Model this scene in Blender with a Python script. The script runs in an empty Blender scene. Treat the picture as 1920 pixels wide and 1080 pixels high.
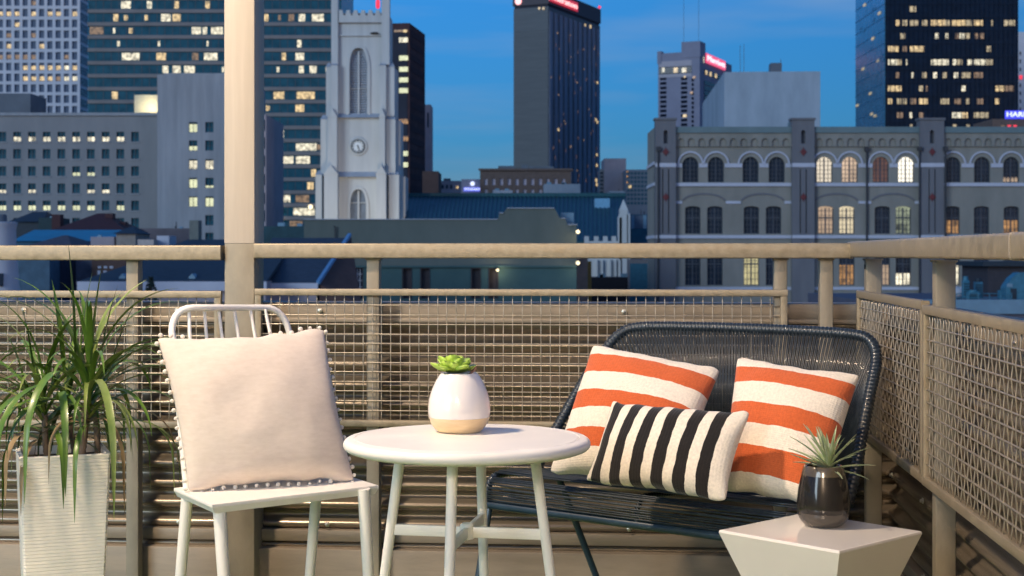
import bpy, bmesh, math, random
from math import sin, cos, tan, pi, radians as R, sqrt, atan2
from mathutils import Vector as V, Matrix, noise
from mathutils.geometry import tessellate_polygon

random.seed(7)
sc = bpy.context.scene
col = sc.collection

# ------------------------------------------------------------------ camera
H, FPX, PX0, PY0 = 1.12, 2742.0, 960.0, 476.0      # eye height, focal length in photo pixels, horizon row
cam = bpy.data.objects.new('camera', bpy.data.cameras.new('camera'))
col.objects.link(cam); sc.camera = cam
cam.location = (0, 0, H); cam.rotation_euler = (R(90), 0, 0)
cam.data.lens = FPX / 1920 * 36; cam.data.sensor_width = 36
cam.data.shift_y = -(540 - PY0) / 1920
cam.data.clip_start = .05; cam.data.clip_end = 6000
cam.data.dof.use_dof = True; cam.data.dof.focus_distance = 3.75; cam.data.dof.aperture_fstop = 9.0

# ------------------------------------------------------------------ world, sun, lamps, exposure
EXPO = 1.25
sc.view_settings.view_transform = 'Standard'; sc.view_settings.look = 'None'
sc.view_settings.gamma = 1; sc.view_settings.use_curve_mapping = False
sc.view_settings.exposure = EXPO
world = bpy.data.worlds.new('World'); sc.world = world; world.use_nodes = True
wn, wl = world.node_tree.nodes, world.node_tree.links
bg = wn['Background']; bg.inputs[1].default_value = .15
sky = wn.new('ShaderNodeTexSky'); sky.sky_type = 'NISHITA'; sky.sun_disc = False
sky.sun_elevation = R(3.2); sky.sun_rotation = R(150); sky.ozone_density = 5.5; sky.dust_density = .4
tc = wn.new('ShaderNodeTexCoord')
lift = wn.new('ShaderNodeVectorMath'); lift.operation = 'MULTIPLY_ADD'     # softens the dark band at the skyline
lift.inputs[1].default_value = (1, 1, .95); lift.inputs[2].default_value = (0, 0, .045)
wl.new(tc.outputs['Generated'], lift.inputs[0]); wl.new(lift.outputs[0], sky.inputs[0])
mp = wn.new('ShaderNodeMapping'); mp.inputs['Scale'].default_value = (2.2, 2.2, 17)
wl.new(tc.outputs['Generated'], mp.inputs[0])
cn = wn.new('ShaderNodeTexNoise'); cn.inputs['Scale'].default_value = 1.6; cn.inputs['Detail'].default_value = 4
wl.new(mp.outputs[0], cn.inputs['Vector'])
cr = wn.new('ShaderNodeMapRange'); cr.inputs[1].default_value = .45; cr.inputs[2].default_value = .8
cr.inputs[3].default_value = 0; cr.inputs[4].default_value = .5
wl.new(cn.outputs[0], cr.inputs[0])
mx = wn.new('ShaderNodeMix'); mx.data_type = 'RGBA'
mx.inputs[7].default_value = (.85, 1.12, 1.55, 1)
wl.new(cr.outputs[0], mx.inputs[0]); wl.new(sky.outputs[0], mx.inputs[6])
sz = wn.new('ShaderNodeSeparateXYZ'); wl.new(tc.outputs['Generated'], sz.inputs[0])
gr = wn.new('ShaderNodeMapRange'); gr.inputs[1].default_value = 0; gr.inputs[2].default_value = .2
gr.inputs[3].default_value = .66; gr.inputs[4].default_value = 1.04; wl.new(sz.outputs[2], gr.inputs[0])
gm = wn.new('ShaderNodeMix'); gm.data_type = 'RGBA'; gm.blend_type = 'MULTIPLY'; gm.inputs[0].default_value = 1
wl.new(mx.outputs[2], gm.inputs[6]); wl.new(gr.outputs[0], gm.inputs[7]); wl.new(gm.outputs[2], bg.inputs[0])

def lamp(name, kind, energy, color, loc, rot=(0, 0, 0), **kw):
    l = bpy.data.lights.new(name, kind); l.energy = energy; l.color = color
    for k, v in kw.items(): setattr(l, k, v)
    o = bpy.data.objects.new(name, l); col.objects.link(o); o.location = loc; o.rotation_euler = rot
    return o
# afterglow of the set sun, low behind the camera to the left
sun = lamp('sun', 'SUN', .62, (.72, .88, 1), (0, 0, 30), angle=R(25))
sun.rotation_euler = V((.62, .76, -.24)).to_track_quat('-Z', 'Y').to_euler()
lamp('terrace_lamp', 'POINT', 320, (1, .77, .54), (-2.05, 3.1, 3.65), shadow_soft_size=.13)
lamp('warm_lamp', 'POINT', 240, (1, .77, .55), (-.9, -2.9, 3.1), shadow_soft_size=.5)  # unseen fill light, added behind the camera to brighten the fronts

# ------------------------------------------------------------------ helpers
def W(px, py, d):
    """photo pixel at depth d (metres from the eye) -> point in the place"""
    return V(((px - PX0) / FPX * d, d, H - (py - PY0) / FPX * d))
def DZ(py, z):           # depth at which a point of height z is seen on row py
    return (H - z) * FPX / (py - PY0)

class MB:
    def __init__(s): s.v = []; s.f = []; s.m = []; s.uv = None
    def add(s, vs, fs, m=0):
        b = len(s.v); s.v.extend([tuple(p) for p in vs])
        for f in fs: s.f.append([i + b for i in f]); s.m.append(m)
        return s
    def box(s, x0, x1, y0, y1, z0, z1, m=0, T=None):
        vs = [V((x, y, z)) for z in (z0, z1) for y in (y0, y1) for x in (x0, x1)]
        if T: vs = [T @ p for p in vs]
        return s.add(vs, [(0, 2, 3, 1), (4, 5, 7, 6), (0, 1, 5, 4), (2, 6, 7, 3), (0, 4, 6, 2), (1, 3, 7, 5)], m)
    def bbox(s, x0, x1, y0, y1, z0, z1, b, axis, m=0, T=None, seg=2):
        """box with rounded edges along one axis"""
        (a0, a1), (c0, c1), (l0, l1) = {'x': ((y0, y1), (z0, z1), (x0, x1)), 'y': ((x0, x1), (z0, z1), (y0, y1)), 'z': ((x0, x1), (y0, y1), (z0, z1))}[axis]
        loop = []
        for cx, cy, st in ((a1 - b, c1 - b, 0), (a0 + b, c1 - b, 90), (a0 + b, c0 + b, 180), (a1 - b, c0 + b, 270)):
            for k in range(seg + 1):
                t = R(st + 90 * k / seg); loop.append((cx + b * cos(t), cy + b * sin(t)))
        f = {'x': lambda a, c, l: (l, a, c), 'y': lambda a, c, l: (a, l, c), 'z': lambda a, c, l: (a, c, l)}[axis]
        n = len(loop); vs = [V(f(a, c, l)) for l in (l0, l1) for a, c in loop]
        if T: vs = [T @ p for p in vs]
        fs = [(i, (i + 1) % n, n + (i + 1) % n, n + i) for i in range(n)] + [tuple(range(n))[::-1], tuple(range(n, 2 * n))]
        return s.add(vs, fs, m)
    def tube(s, pts, r, n=8, closed=False, m=0, flat=None):
        pts = [V(p) for p in pts]; N = len(pts); rs = r if isinstance(r, (list, tuple)) else [r] * N
        vs = []; up = None
        for i, p in enumerate(pts):
            a = pts[i - 1] if i or closed else p; c = pts[(i + 1) % N] if i < N - 1 or closed else p
            t = (c - a).normalized()
            if up is None:
                up = V((0, 0, 1)) if abs(t.z) < .9 else V((0, 1, 0))
            sd = t.cross(up).normalized(); up = sd.cross(t).normalized()
            for k in range(n):
                q = 2 * pi * (k + .5) / n; vs.append(p + rs[i] * (cos(q) * sd + sin(q) * up))
        fs = []
        for i in range(N if closed else N - 1):
            j = (i + 1) % N
            for k in range(n):
                l = (k + 1) % n; fs.append((i * n + k, i * n + l, j * n + l, j * n + k))
        if not closed: fs += [tuple(range(n))[::-1], tuple(range((N - 1) * n, N * n))]
        return s.add(vs, fs, m)
    def lathe(s, prof, n=24, c=(0, 0, 0), m=0, ms=None, T=None, cap=True):
        vs = []; fs = []; c = V(c)
        for r, z in prof:
            for k in range(n): vs.append(c + V((r * cos(2 * pi * k / n), r * sin(2 * pi * k / n), z)))
        if T: vs = [T @ p for p in vs]
        b = len(s.v); s.v.extend([tuple(p) for p in vs])
        for i in range(len(prof) - 1):
            for k in range(n):
                l = (k + 1) % n
                s.f.append([b + i * n + k, b + i * n + l, b + (i + 1) * n + l, b + (i + 1) * n + k]); s.m.append(ms[i] if ms else m)
        if not cap: return s
        s.f.append([b + k for k in range(n)][::-1]); s.m.append(ms[0] if ms else m)
        s.f.append([b + (len(prof) - 1) * n + k for k in range(n)]); s.m.append(ms[-1] if ms else m)
        return s
    def prism(s, loop, y0, y1, m=0, T=None):
        """outline in x,z pushed from y0 (front) to y1"""
        n = len(loop); vs = [V((x, y, z)) for y in (y0, y1) for x, z in loop]
        if T: vs = [T @ p for p in vs]
        return s.add(vs, [tuple(range(n)), tuple(range(n, 2 * n))[::-1]] + [(i, n + i, n + (i + 1) % n, (i + 1) % n) for i in range(n)], m)
    def plate(s, outer, holes, y0, y1, m=0, T=None, mr=None):
        """flat front at y0 with real holes, reveals running back to y1"""
        polys = [[V((x, z, 0)) for x, z in outer]] + [[V((x, z, 0)) for x, z in h] for h in holes]
        flat = [p for q in polys for p in q]
        vs = [V((p.x, y0, p.y)) for p in flat]
        fs = []
        for t in tessellate_polygon(polys):
            a, b, c = (flat[i] for i in t)
            if (b - a).cross(c - a).z < 0: t = (t[0], t[2], t[1])
            fs.append(tuple(t))
        if T: vs = [T @ p for p in vs]
        s.add(vs, fs, m)
        for q in polys:
            n = len(q); vv = [V((p.x, y, p.y)) for y in (y0, y1) for p in q]
            if T: vv = [T @ p for p in vv]
            s.add(vv, [(i, (i + 1) % n, n + (i + 1) % n, n + i) for i in range(n)], m if mr is None else mr)
        return s
    def holewall(s, u0, u1, z0, z1, holes, y0, y1, m=0, T=None):
        us = sorted({round(x, 4) for h in holes for x in h[:2]} | {u0, u1}); zs = sorted({round(x, 4) for h in holes for x in h[2:]} | {z0, z1})
        I = lambda p: (T @ V(p)) if T else V(p)
        hs = [tuple(round(x, 4) for x in h) for h in holes]
        for a, b in zip(us, us[1:]):
            for c, d in zip(zs, zs[1:]):
                mu, mz = (a + b) / 2, (c + d) / 2
                if any(h[0] < mu < h[1] and h[2] < mz < h[3] for h in hs): continue
                s.add([I((a, y0, c)), I((b, y0, c)), I((b, y0, d)), I((a, y0, d))], [(0, 1, 2, 3)], m)
        for a, b, c, d in hs + [(u0, u1, z0, z1)]:
            q = [(a, c), (b, c), (b, d), (a, d)]
            s.add([I((x, y, z)) for y in (y0, y1) for x, z in q], [(i, (i + 1) % 4, 4 + (i + 1) % 4, 4 + i) for i in range(4)], m)
        return s
    def mesh(s, name, mats, smooth=False):
        me = bpy.data.meshes.new(name); me.from_pydata(s.v, [], s.f)
        for x in (mats if isinstance(mats, (list, tuple)) else [mats]): me.materials.append(x)
        me.polygons.foreach_set('material_index', s.m)
        if smooth: me.polygons.foreach_set('use_smooth', [True] * len(s.f))
        if s.uv:
            l = me.uv_layers.new(name='UVMap')
            for lp in me.loops: l.data[lp.index].uv = s.uv[lp.vertex_index]
        me.update()
        if smooth and smooth != 'all':
            try: me.set_sharp_from_angle(angle=R(35))
            except Exception: pass
        return me
    def build(s, name, mats, parent=None, smooth=False, loc=None, **kw):
        return obj(name, s.mesh(name, mats, smooth), parent, loc, **kw)

def obj(name, me, parent=None, loc=None, rz=0, **kw):
    o = bpy.data.objects.new(name, me); col.objects.link(o); o.parent = parent
    if loc is not None: o.location = loc
    if rz: o.rotation_euler = (0, 0, rz)
    for k, v in kw.items(): o[k] = v
    return o
def thing(name, label, cat, loc=(0, 0, 0), rz=0, group=None):
    o = obj(name, None, None, loc, rz, label=label, category=cat)
    o.empty_display_size = .1
    if group: o['group'] = group
    return o

# ------------------------------------------------------------------ materials
def nodes(name):
    m = bpy.data.materials.new(name); m.use_nodes = True
    return m, m.node_tree.nodes, m.node_tree.links, m.node_tree.nodes['Principled BSDF']
def pm(name, c, rough=.6, metal=0, var=.15, scale=4, stretch=(1, 1, 1), bump=0, bscale=40, coat=0, spec=.5, rvar=0, c2=None, detail=4, sheen=0, sub=0):
    m, n, l, b = nodes(name)
    b.inputs['Roughness'].default_value = rough; b.inputs['Metallic'].default_value = metal
    b.inputs['Specular IOR Level'].default_value = spec; b.inputs['Coat Weight'].default_value = coat
    b.inputs['Sheen Weight'].default_value = sheen
    if sub: b.inputs['Subsurface Weight'].default_value = sub; b.inputs['Subsurface Radius'].default_value = (.01, .01, .005)
    t = n.new('ShaderNodeTexCoord'); mp = n.new('ShaderNodeMapping'); mp.inputs['Scale'].default_value = stretch
    l.new(t.outputs['Object'], mp.inputs[0])
    nz = n.new('ShaderNodeTexNoise'); nz.inputs['Scale'].default_value = scale; nz.inputs['Detail'].default_value = detail
    nz.inputs['Roughness'].default_value = .62
    l.new(mp.outputs[0], nz.inputs['Vector'])
    rp = n.new('ShaderNodeValToRGB'); e = rp.color_ramp.elements
    e[0].position = .3; e[1].position = .7
    ca = tuple(x * (1 - var) for x in c) if c2 is None else c; cb = tuple(min(1, x * (1 + var)) for x in c) if c2 is None else c2
    e[0].color = (*ca, 1); e[1].color = (*cb, 1)
    l.new(nz.outputs[0], rp.inputs[0]); l.new(rp.outputs[0], b.inputs['Base Color'])
    if rvar:
        r = n.new('ShaderNodeMapRange'); r.inputs[1].default_value = .3; r.inputs[2].default_value = .7
        r.inputs[3].default_value = max(.03, rough - rvar); r.inputs[4].default_value = rough + rvar
        l.new(nz.outputs[0], r.inputs[0]); l.new(r.outputs[0], b.inputs['Roughness'])
    if bump:
        n2 = n.new('ShaderNodeTexNoise'); n2.inputs['Scale'].default_value = bscale; n2.inputs['Detail'].default_value = 3
        l.new(mp.outputs[0], n2.inputs['Vector'])
        bp = n.new('ShaderNodeBump'); bp.inputs['Strength'].default_value = bump; bp.inputs['Distance'].default_value = .01
        l.new(n2.outputs[0], bp.inputs['Height']); l.new(bp.outputs[0], b.inputs['Normal'])
    return m
EM = 1 / 2 ** EXPO
def lit(name, c, k=1.0, lo=.08, hi=1.4, scale=1.7, stretch=(1, 1, 1)):
    """a lit window or lamp: glow that varies over the room behind it"""
    m, n, l, b = nodes(name)
    b.inputs['Base Color'].default_value = (.05, .05, .05, 1); b.inputs['Roughness'].default_value = .3
    t = n.new('ShaderNodeTexCoord'); oi = n.new('ShaderNodeObjectInfo')
    ad = n.new('ShaderNodeVectorMath'); ad.operation = 'MULTIPLY_ADD'; ad.inputs[1].default_value = stretch
    cx = n.new('ShaderNodeCombineXYZ'); mu = n.new('ShaderNodeMath'); mu.operation = 'MULTIPLY'; mu.inputs[1].default_value = 97
    l.new(oi.outputs['Random'], mu.inputs[0]); l.new(mu.outputs[0], cx.inputs[0]); l.new(mu.outputs[0], cx.inputs[2])
    l.new(t.outputs['Object'], ad.inputs[0]); l.new(cx.outputs[0], ad.inputs[2])
    nz = n.new('ShaderNodeTexNoise'); nz.inputs['Scale'].default_value = scale; nz.inputs['Detail'].default_value = 4
    l.new(ad.outputs[0], nz.inputs['Vector'])
    mr = n.new('ShaderNodeMapRange'); mr.inputs[1].default_value = .3; mr.inputs[2].default_value = .7
    mr.inputs[3].default_value = lo * k * EM; mr.inputs[4].default_value = hi * k * EM
    l.new(nz.outputs[0], mr.inputs[0])
    b.inputs['Emission Color'].default_value = (*c, 1); l.new(mr.outputs[0], b.inputs['Emission Strength'])
    return m
def stripes(name, bands, axis, weave=430):
    """woven cloth with printed stripes: bands = [(upto, colour)] along one UV axis"""
    m, n, l, b = nodes(name)
    b.inputs['Roughness'].default_value = .95; b.inputs['Specular IOR Level'].default_value = .15; b.inputs['Sheen Weight'].default_value = .25
    uv = n.new('ShaderNodeUVMap'); sp = n.new('ShaderNodeSeparateXYZ'); l.new(uv.outputs[0], sp.inputs[0])
    t = n.new('ShaderNodeTexCoord')
    nz = n.new('ShaderNodeTexNoise'); nz.inputs['Scale'].default_value = 26; nz.inputs['Detail'].default_value = 3; l.new(t.outputs['Object'], nz.inputs['Vector'])
    w = n.new('ShaderNodeMath'); w.operation = 'MULTIPLY_ADD'; w.inputs[1].default_value = .022; l.new(nz.outputs[0], w.inputs[0])
    l.new(sp.outputs['X' if axis == 'u' else 'Y'], w.inputs[2])
    sb = n.new('ShaderNodeMath'); sb.operation = 'SUBTRACT'; sb.inputs[1].default_value = .011; l.new(w.outputs[0], sb.inputs[0])
    rp = n.new('ShaderNodeValToRGB'); rp.color_ramp.interpolation = 'CONSTANT'
    e = rp.color_ramp.elements; prev = 0
    for i, (up, c) in enumerate(bands):
        el = e[i] if i < 2 else e.new(prev)
        el.position = prev; el.color = (*c, 1); prev = up
    l.new(sb.outputs[0], rp.inputs[0])
    # thread structure
    wv = n.new('ShaderNodeTexWave'); wv.wave_type = 'BANDS'; wv.bands_direction = 'Y'; wv.inputs['Scale'].default_value = weave / 20; wv.inputs['Distortion'].default_value = .6
    wu = n.new('ShaderNodeTexWave'); wu.wave_type = 'BANDS'; wu.bands_direction = 'X'; wu.inputs['Scale'].default_value = weave / 28; wu.inputs['Distortion'].default_value = .6
    l.new(uv.outputs[0], wv.inputs['Vector']); l.new(uv.outputs[0], wu.inputs['Vector'])
    ml = n.new('ShaderNodeMath'); ml.operation = 'MULTIPLY'; l.new(wv.outputs['Fac'], ml.inputs[0]); l.new(wu.outputs['Fac'], ml.inputs[1])
    n2 = n.new('ShaderNodeTexNoise'); n2.inputs['Scale'].default_value = 150; n2.inputs['Detail'].default_value = 3; l.new(t.outputs['Object'], n2.inputs['Vector'])
    mr = n.new('ShaderNodeMapRange'); mr.inputs[3].default_value = .72; mr.inputs[4].default_value = 1.2; l.new(n2.outputs[0], mr.inputs[0])
    mm = n.new('ShaderNodeMix'); mm.data_type = 'RGBA'; mm.blend_type = 'MULTIPLY'; mm.inputs[0].default_value = 1
    l.new(rp.outputs[0], mm.inputs[6]); l.new(mr.outputs[0], mm.inputs[7]); l.new(mm.outputs[2], b.inputs['Base Color'])
    bp = n.new('ShaderNodeBump'); bp.inputs['Strength'].default_value = .25; bp.inputs['Distance'].default_value = .003
    l.new(ml.outputs[0], bp.inputs['Height']); l.new(bp.outputs[0], b.inputs['Normal'])
    return m

# ================================================================== TERRACE SETTING
TH = math.atan((1180 - 960) / FPX); CT, ST = cos(TH), sin(TH)
DC = 4.76; XC = (1613 - 960) / FPX * DC
def u_at(px, v=0):
    k = (px - PX0) / FPX; return (k * (DC + v * CT) - XC - v * ST) / (CT + k * ST)
def v_at(px, u=0):
    k = (px - PX0) / FPX; return (k * (DC - u * ST) - XC - u * CT) / (ST - k * CT)
def d_at(u, v): return DC - u * ST + v * CT
def z_at(py, u, v=0): return H - (py - PY0) / FPX * d_at(u, v)
CORNER = (XC, DC, 0)

galv = pm('galvanised_steel', (.235, .195, .132), .46, .35, c2=(.345, .29, .205), scale=34, bump=.06, bscale=120, rvar=.12, detail=8)
galv_dull = pm('weathered_steel', (.22, .19, .145), .55, .3, c2=(.33, .29, .22), scale=11, stretch=(1, 1, .5), bump=.1, bscale=60, rvar=.1, detail=8)
wire_m = pm('crimped_wire', (.42, .365, .29), .38, .6, var=.2, scale=30)
corr_m = pm('corrugated_steel', (.235, .195, .145), .27, .62, c2=(.27, .225, .172), scale=1.6, stretch=(.5, 1, 1), detail=3)
flash_m = pm('flashing', (.21, .175, .132), .5, .3, c2=(.31, .26, .20), scale=6, stretch=(.5, 1, 3), bump=.08, bscale=90, rvar=.1, detail=8)
cream = pm('cream_paint', (.355, .305, .245), .5, 0, c2=(.40, .345, .28), scale=6, stretch=(7, 7, .35), bump=.04, bscale=20)
turf_m = pm('green_turf', (.13, .20, .05), .9, 0, var=.35, scale=60)
facade_m = pm('hotel_stucco', (.52, .46, .39), .85, 0, var=.1, scale=2)
screw_m = pm('zinc_screw', (.5, .48, .42), .35, .8)

obj('terrace_floor', MB().box(-5, 3.2, -3.6, 5.6, -.2, 0).mesh('terrace_floor', turf_m), kind='structure')
obj('hotel_wall', MB().box(-5.5, 4.5, -3.9, -3.62, -16, 3.4).mesh('hotel_wall', facade_m), kind='structure')

# parapet of corrugated sheet just outside the railing
VP_, UP_ = .105, .105          # distance of the sheet behind the panel plane
def corrugate(z0, z1, pitch=.0685, amp=.0165, n=16):
    out = []; N = int((z1 - z0) / pitch * n)
    for i in range(N + 1):
        z = z0 + (z1 - z0) * i / N; q = cos(2 * pi * (z - z0) / pitch); lean = .0055 * sin(z * 21.0 + .6) + .003 * sin(z * 47 + 2)
        out.append((amp * (1 if q > 0 else -1) * abs(q) ** .8 + lean, z))
    return out
def sheet(name, parent, a0, a1, side, zz):
    mb = MB(); pr = corrugate(*zz); K = 24
    for i in range(K + 1):
        a = a0 + (a1 - a0) * i / K; wob = .0010 * sin(i * 2.3)
        for q, z in pr:
            mb.v.append((a, VP_ + .016 - q + wob, z) if side == 'f' else (UP_ + .016 - q + wob, a, z))
    n = len(pr)
    for i in range(K):
        for j in range(n - 1):
            a, b, c, d = i * n + j, (i + 1) * n + j, (i + 1) * n + j + 1, i * n + j + 1
            mb.f.append((a, b, c, d) if side == 'f' else (d, c, b, a)); mb.m.append(0)
    return mb.build(name, corr_m, parent, smooth='all')
ztop = z_at(568, u_at(960), VP_)
zfl = z_at(599, u_at(960), VP_)
def parapet(name, label, side, a0, a1, grp):
    p = thing(name, label, 'parapet', CORNER, -TH, grp)
    sheet('corrugated_sheet', p, a0, a1, side, (.055, zfl + .008))
    def bx(nm, y0, y1, z0, z1, mat, b=.004, n0=a0, n1=a1):
        mb = MB()
        if side == 'f': mb.bbox(n0, n1, VP_ + y0, VP_ + y1, z0, z1, b, 'x')
        else: mb.bbox(UP_ + y0, UP_ + y1, n0, n1, z0, z1, b, 'y')
        mb.build(nm, mat, p, smooth=True)
    bx('top_flashing', -.006, .16, zfl, ztop, flash_m)
    bx('drip_edge', -.012, -.0062, zfl - .012, zfl + .004, flash_m, .002)
    bx('bottom_flashing', -.012, .03, z_at(1020, u_at(960), VP_), z_at(998, u_at(960), VP_), flash_m)
    bx('base_board', -.040, .05, -.3, z_at(1031, u_at(960), VP_), flash_m)
    bx('backing', .06, .15, -.3, zfl, facade_m)
    sm = MB().lathe([(.009, 0), (.009, .003), (.005, .004), (.005, .009), (.003, .0095)], 6, T=Matrix.Rotation(pi / 2, 4, 'X')).mesh('screw', screw_m)
    rng = random.Random(3 if side == 'f' else 4)
    k = a0 + .25
    while k < a1 - .05:
        for zz in ((ztop + zfl) / 2, .41, .685, z_at(1008, 0, 0)):
            if rng.random() < .9:
                kk = k + rng.uniform(-.03, .03)
                if side == 'f': obj('screw', sm, p, (kk, VP_ - .012, zz))
                else: obj('screw', sm, p, (UP_ - .012, kk, zz), rz=-pi / 2)
        k += .52
parapet('parapet', 'corrugated tan metal parapet behind the long front railing', 'f', -3.6, .26, 'corrugated parapets')
parapet('parapet', 'corrugated tan metal parapet behind the side railing at the right', 's', -3.4, .098, 'corrugated parapets')

def crimped(parent, a0, a1, z0, z1, side, pitch=.0315, r=.0019, amp=.0017):
    mb = MB(); na = max(2, round((a1 - a0) / pitch)); nz_ = max(2, round((z1 - z0) / pitch))
    P = lambda a, o, z: (a, -.004 + o, z) if side == 'f' else (-.004 + o, a, z)
    rng = random.Random(int(abs(a0) * 1000))
    for j in range(1, nz_):
        z = z0 + (z1 - z0) * j / nz_ + rng.uniform(-.0012, .0012); pts = []
        for i in range(na + 1):
            pts.append(P(a0 + (a1 - a0) * i / na, -.0012 + amp * .3 * (1 if (i + j) % 2 else -1), z))
        mb.tube(pts, r * 1.15, 4)
    for i in range(1, na):
        a = a0 + (a1 - a0) * i / na + rng.uniform(-.001, .001); pts = []
        for j in range(nz_ + 1):
            z = z0 + (z1 - z0) * j / nz_; s = -1 if (i + j) % 2 else 1
            pts.append(P(a, amp * s, z))
            if j < nz_: pts.append(P(a, 0, z + (z1 - z0) / nz_ / 2))
        mb.tube(pts, r, 4)
    return mb.build('wire_mesh', wire_m, parent, smooth='all', kind='stuff')

def panel(parent, a0, a1, zb, zt, side, fw=.024, dz=0, vert=(True, True)):
    """steel frame with crimped wire; dz = how much the top drops towards a0 (side panels)"""
    mb = MB(); y0, y1 = -.014, .008
    def mem(p, q, axis):
        (ax0, ax1), (z0, z1) = p, q
        if side == 'f': mb.bbox(ax0, ax1, y0, y1, z0, z1, .003, axis)
        else: mb.bbox(y0, y1, ax0, ax1, z0, z1, .003, {'x': 'y', 'z': 'z'}[axis])
    mem((a0, a1), (zt - fw, zt), 'x'); mem((a0, a1), (zb, zb + fw), 'x')
    if vert[0]: mem((a0, a0 + fw), (zb + fw, zt - fw), 'z')
    if vert[1]: mem((a1 - fw, a1), (zb + fw, zt - fw), 'z')
    fr = mb.build('mesh_panel', galv, parent, smooth=True)
    crimped(fr, a0 + fw, a1 - fw, zb + fw, zt - fw, side)
    return fr
def rail_post(parent, u, w=.043, d=.05, z0=0, z1=1.105, v=.010, side='f'):
    mb = MB()
    if side == 'f': mb.bbox(u, u + w, v, v + d, z0, z1, .004, 'z')
    else: mb.bbox(v, v + d, u, u + w, z0, z1, .004, 'z')
    mb.box(*( (u - .012, u + w + .012, v - .006, v + d + .012) if side == 'f' else (v - .006, v + d + .012, u - .012, u + w + .012) ), .0, .006)
    mb.box(*((u - .004, u + w + .004, v - .004, v + d + .004) if side == 'f' else (v - .004, v + d + .004, u - .004, u + w + .004)), z1 - .006, z1)
    return mb.build('post', galv_dull, parent, smooth=True)

# front railing, left of the big post
rl = thing('railing', 'galvanised railing left of the tall pale post, behind the potted palm', 'railing', CORNER, -TH, 'terrace railings')
ul0, ul1 = u_at(-260), u_at(417)
MB().bbox(ul0, ul1, -.026, .034, z_at(488, u_at(200)), z_at(460, u_at(200)), .005, 'x', seg=3).build('top_rail', galv, rl, smooth=True)
panel(rl, ul0, u_at(416), z_at(801, u_at(200)), z_at(545, u_at(200)), 'f', fw=.0235)
for px in (234, -110): rail_post(rl, u_at(px))
# front railing, right of the post
rr = thing('railing', 'long galvanised railing across the middle, behind the table and sofa', 'railing', CORNER, -TH, 'terrace railings')
ur0 = u_at(479)
mb = MB(); mb.bbox(ur0, u_at(1594), -.026, .034, z_at(484.5, u_at(1000)), z_at(456, u_at(1000)), .005, 'x', seg=3)
mb.build('top_rail', galv, rr, smooth=True)
MB().bbox(u_at(1594) + .0005, u_at(1594) + .005, -.0275, .0355, z_at(485, u_at(1000)), z_at(455.3, u_at(1000)), .007, 'x', seg=3).build('weld_seam', cream, rr, smooth=True)
panel(rr, u_at(479), u_at(1476), z_at(802, u_at(960)), z_at(542, u_at(960)), 'f', fw=.0225)
for px in (686, 1452, 1538): rail_post(rr, u_at(px))
# side railing
rs = thing('railing', 'galvanised side railing running toward the camera at the right', 'railing', CORNER, -TH, 'terrace railings')
MB().bbox(-.038, .030, -3.2, .034, 1.1085, 1.160, .007, 'y', seg=3).build('top_rail', galv, rs, smooth=True)
vs_ = v_at(1738); ve_ = v_at(1902, -.03)
MB().bbox(-.0395, .0315, ve_, ve_ + .005, 1.107, 1.1615, .009, 'y', seg=3).build('weld_seam', cream, rs, smooth=True)
panel(rs, vs_ + .004, -.002, .5395, 1.0015, 's', fw=.0235)
panel(rs, vs_ - 1.9, vs_ - .004, .5375, .992, 's', fw=.0235)
rail_post(rs, -.045, .045, .05, v=.012, side='s')
rail_post(rs, vs_ - .046, .043, .05, v=.012, side='s')
rail_post(rs, vs_ - 1.3, .043, .05, v=.012, side='s')
MB().lathe([(.008, -.002), (.008, .002)], 10, T=Matrix.Translation((.0115, -.024, z_at(500, 0))) @ Matrix.Rotation(pi / 2, 4, 'Y')).build('bolt_hole', pm('dark_hole', (.02, .02, .02)), rs)
# pergola post
pp = thing('pergola_post', 'tall square cream post on a galvanised steel base behind the white chair', 'post', CORNER, -TH)
up0, up1 = u_at(421, .0), u_at(477, .0)
MB().bbox(up0, up1, -.002, .128, 0, z_at(456.5, up0), .004, 'z').build('steel_base', galv_dull, pp, smooth=True)
MB().bbox(up0 - .001, up1 + .001, -.003, .129, z_at(456, up0), 3.3, .004, 'z').build('shaft', cream, pp, smooth=True)

# ================================================================== FURNITURE
white_m = pm('white_powder_coat', (.80, .77, .72), .40, 0, var=.045, scale=7, bump=.04, bscale=260, rvar=.06, detail=8)
white_g = pm('white_gloss', (.80, .76, .71), .18, 0, var=.03, scale=3, coat=.3)
def plane_quad(pts): return [V(p) for p in pts]

# --- white spindle chair
fl, fr_ = W(398, 947, 3.76), W(710, 913, 4.075); lb = W(326, 917, 4.03)
zs = .475
for p in (fl, fr_, lb): p.z = zs
br = lb + (fr_ - fl)
c0 = (fl + fr_ + lb + br) / 4; c0.z = 0
ch = thing('spindle_chair', 'white metal spindle back chair holding the large beige cushion', 'chair', c0)
L = lambda p: p - c0
mb = MB(); cs = [fl, fr_, br, lb]; ce = (fl + br) / 2
vs = []
for k, (z, s_) in enumerate(((0, .996), (-.003, 1.0), (-.008, 1.0), (-.024, .965))):
    for p in cs: q = ce + (p - ce) * s_; q.z = zs + z; vs.append(L(q))
mb.add(vs, [(0, 1, 2, 3), (15, 14, 13, 12)] + [(k * 4 + i, (k + 1) * 4 + i, (k + 1) * 4 + (i + 1) % 4, k * 4 + (i + 1) % 4) for k in range(3) for i in range(4)])
mb.build('seat', white_m, ch)
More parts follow.
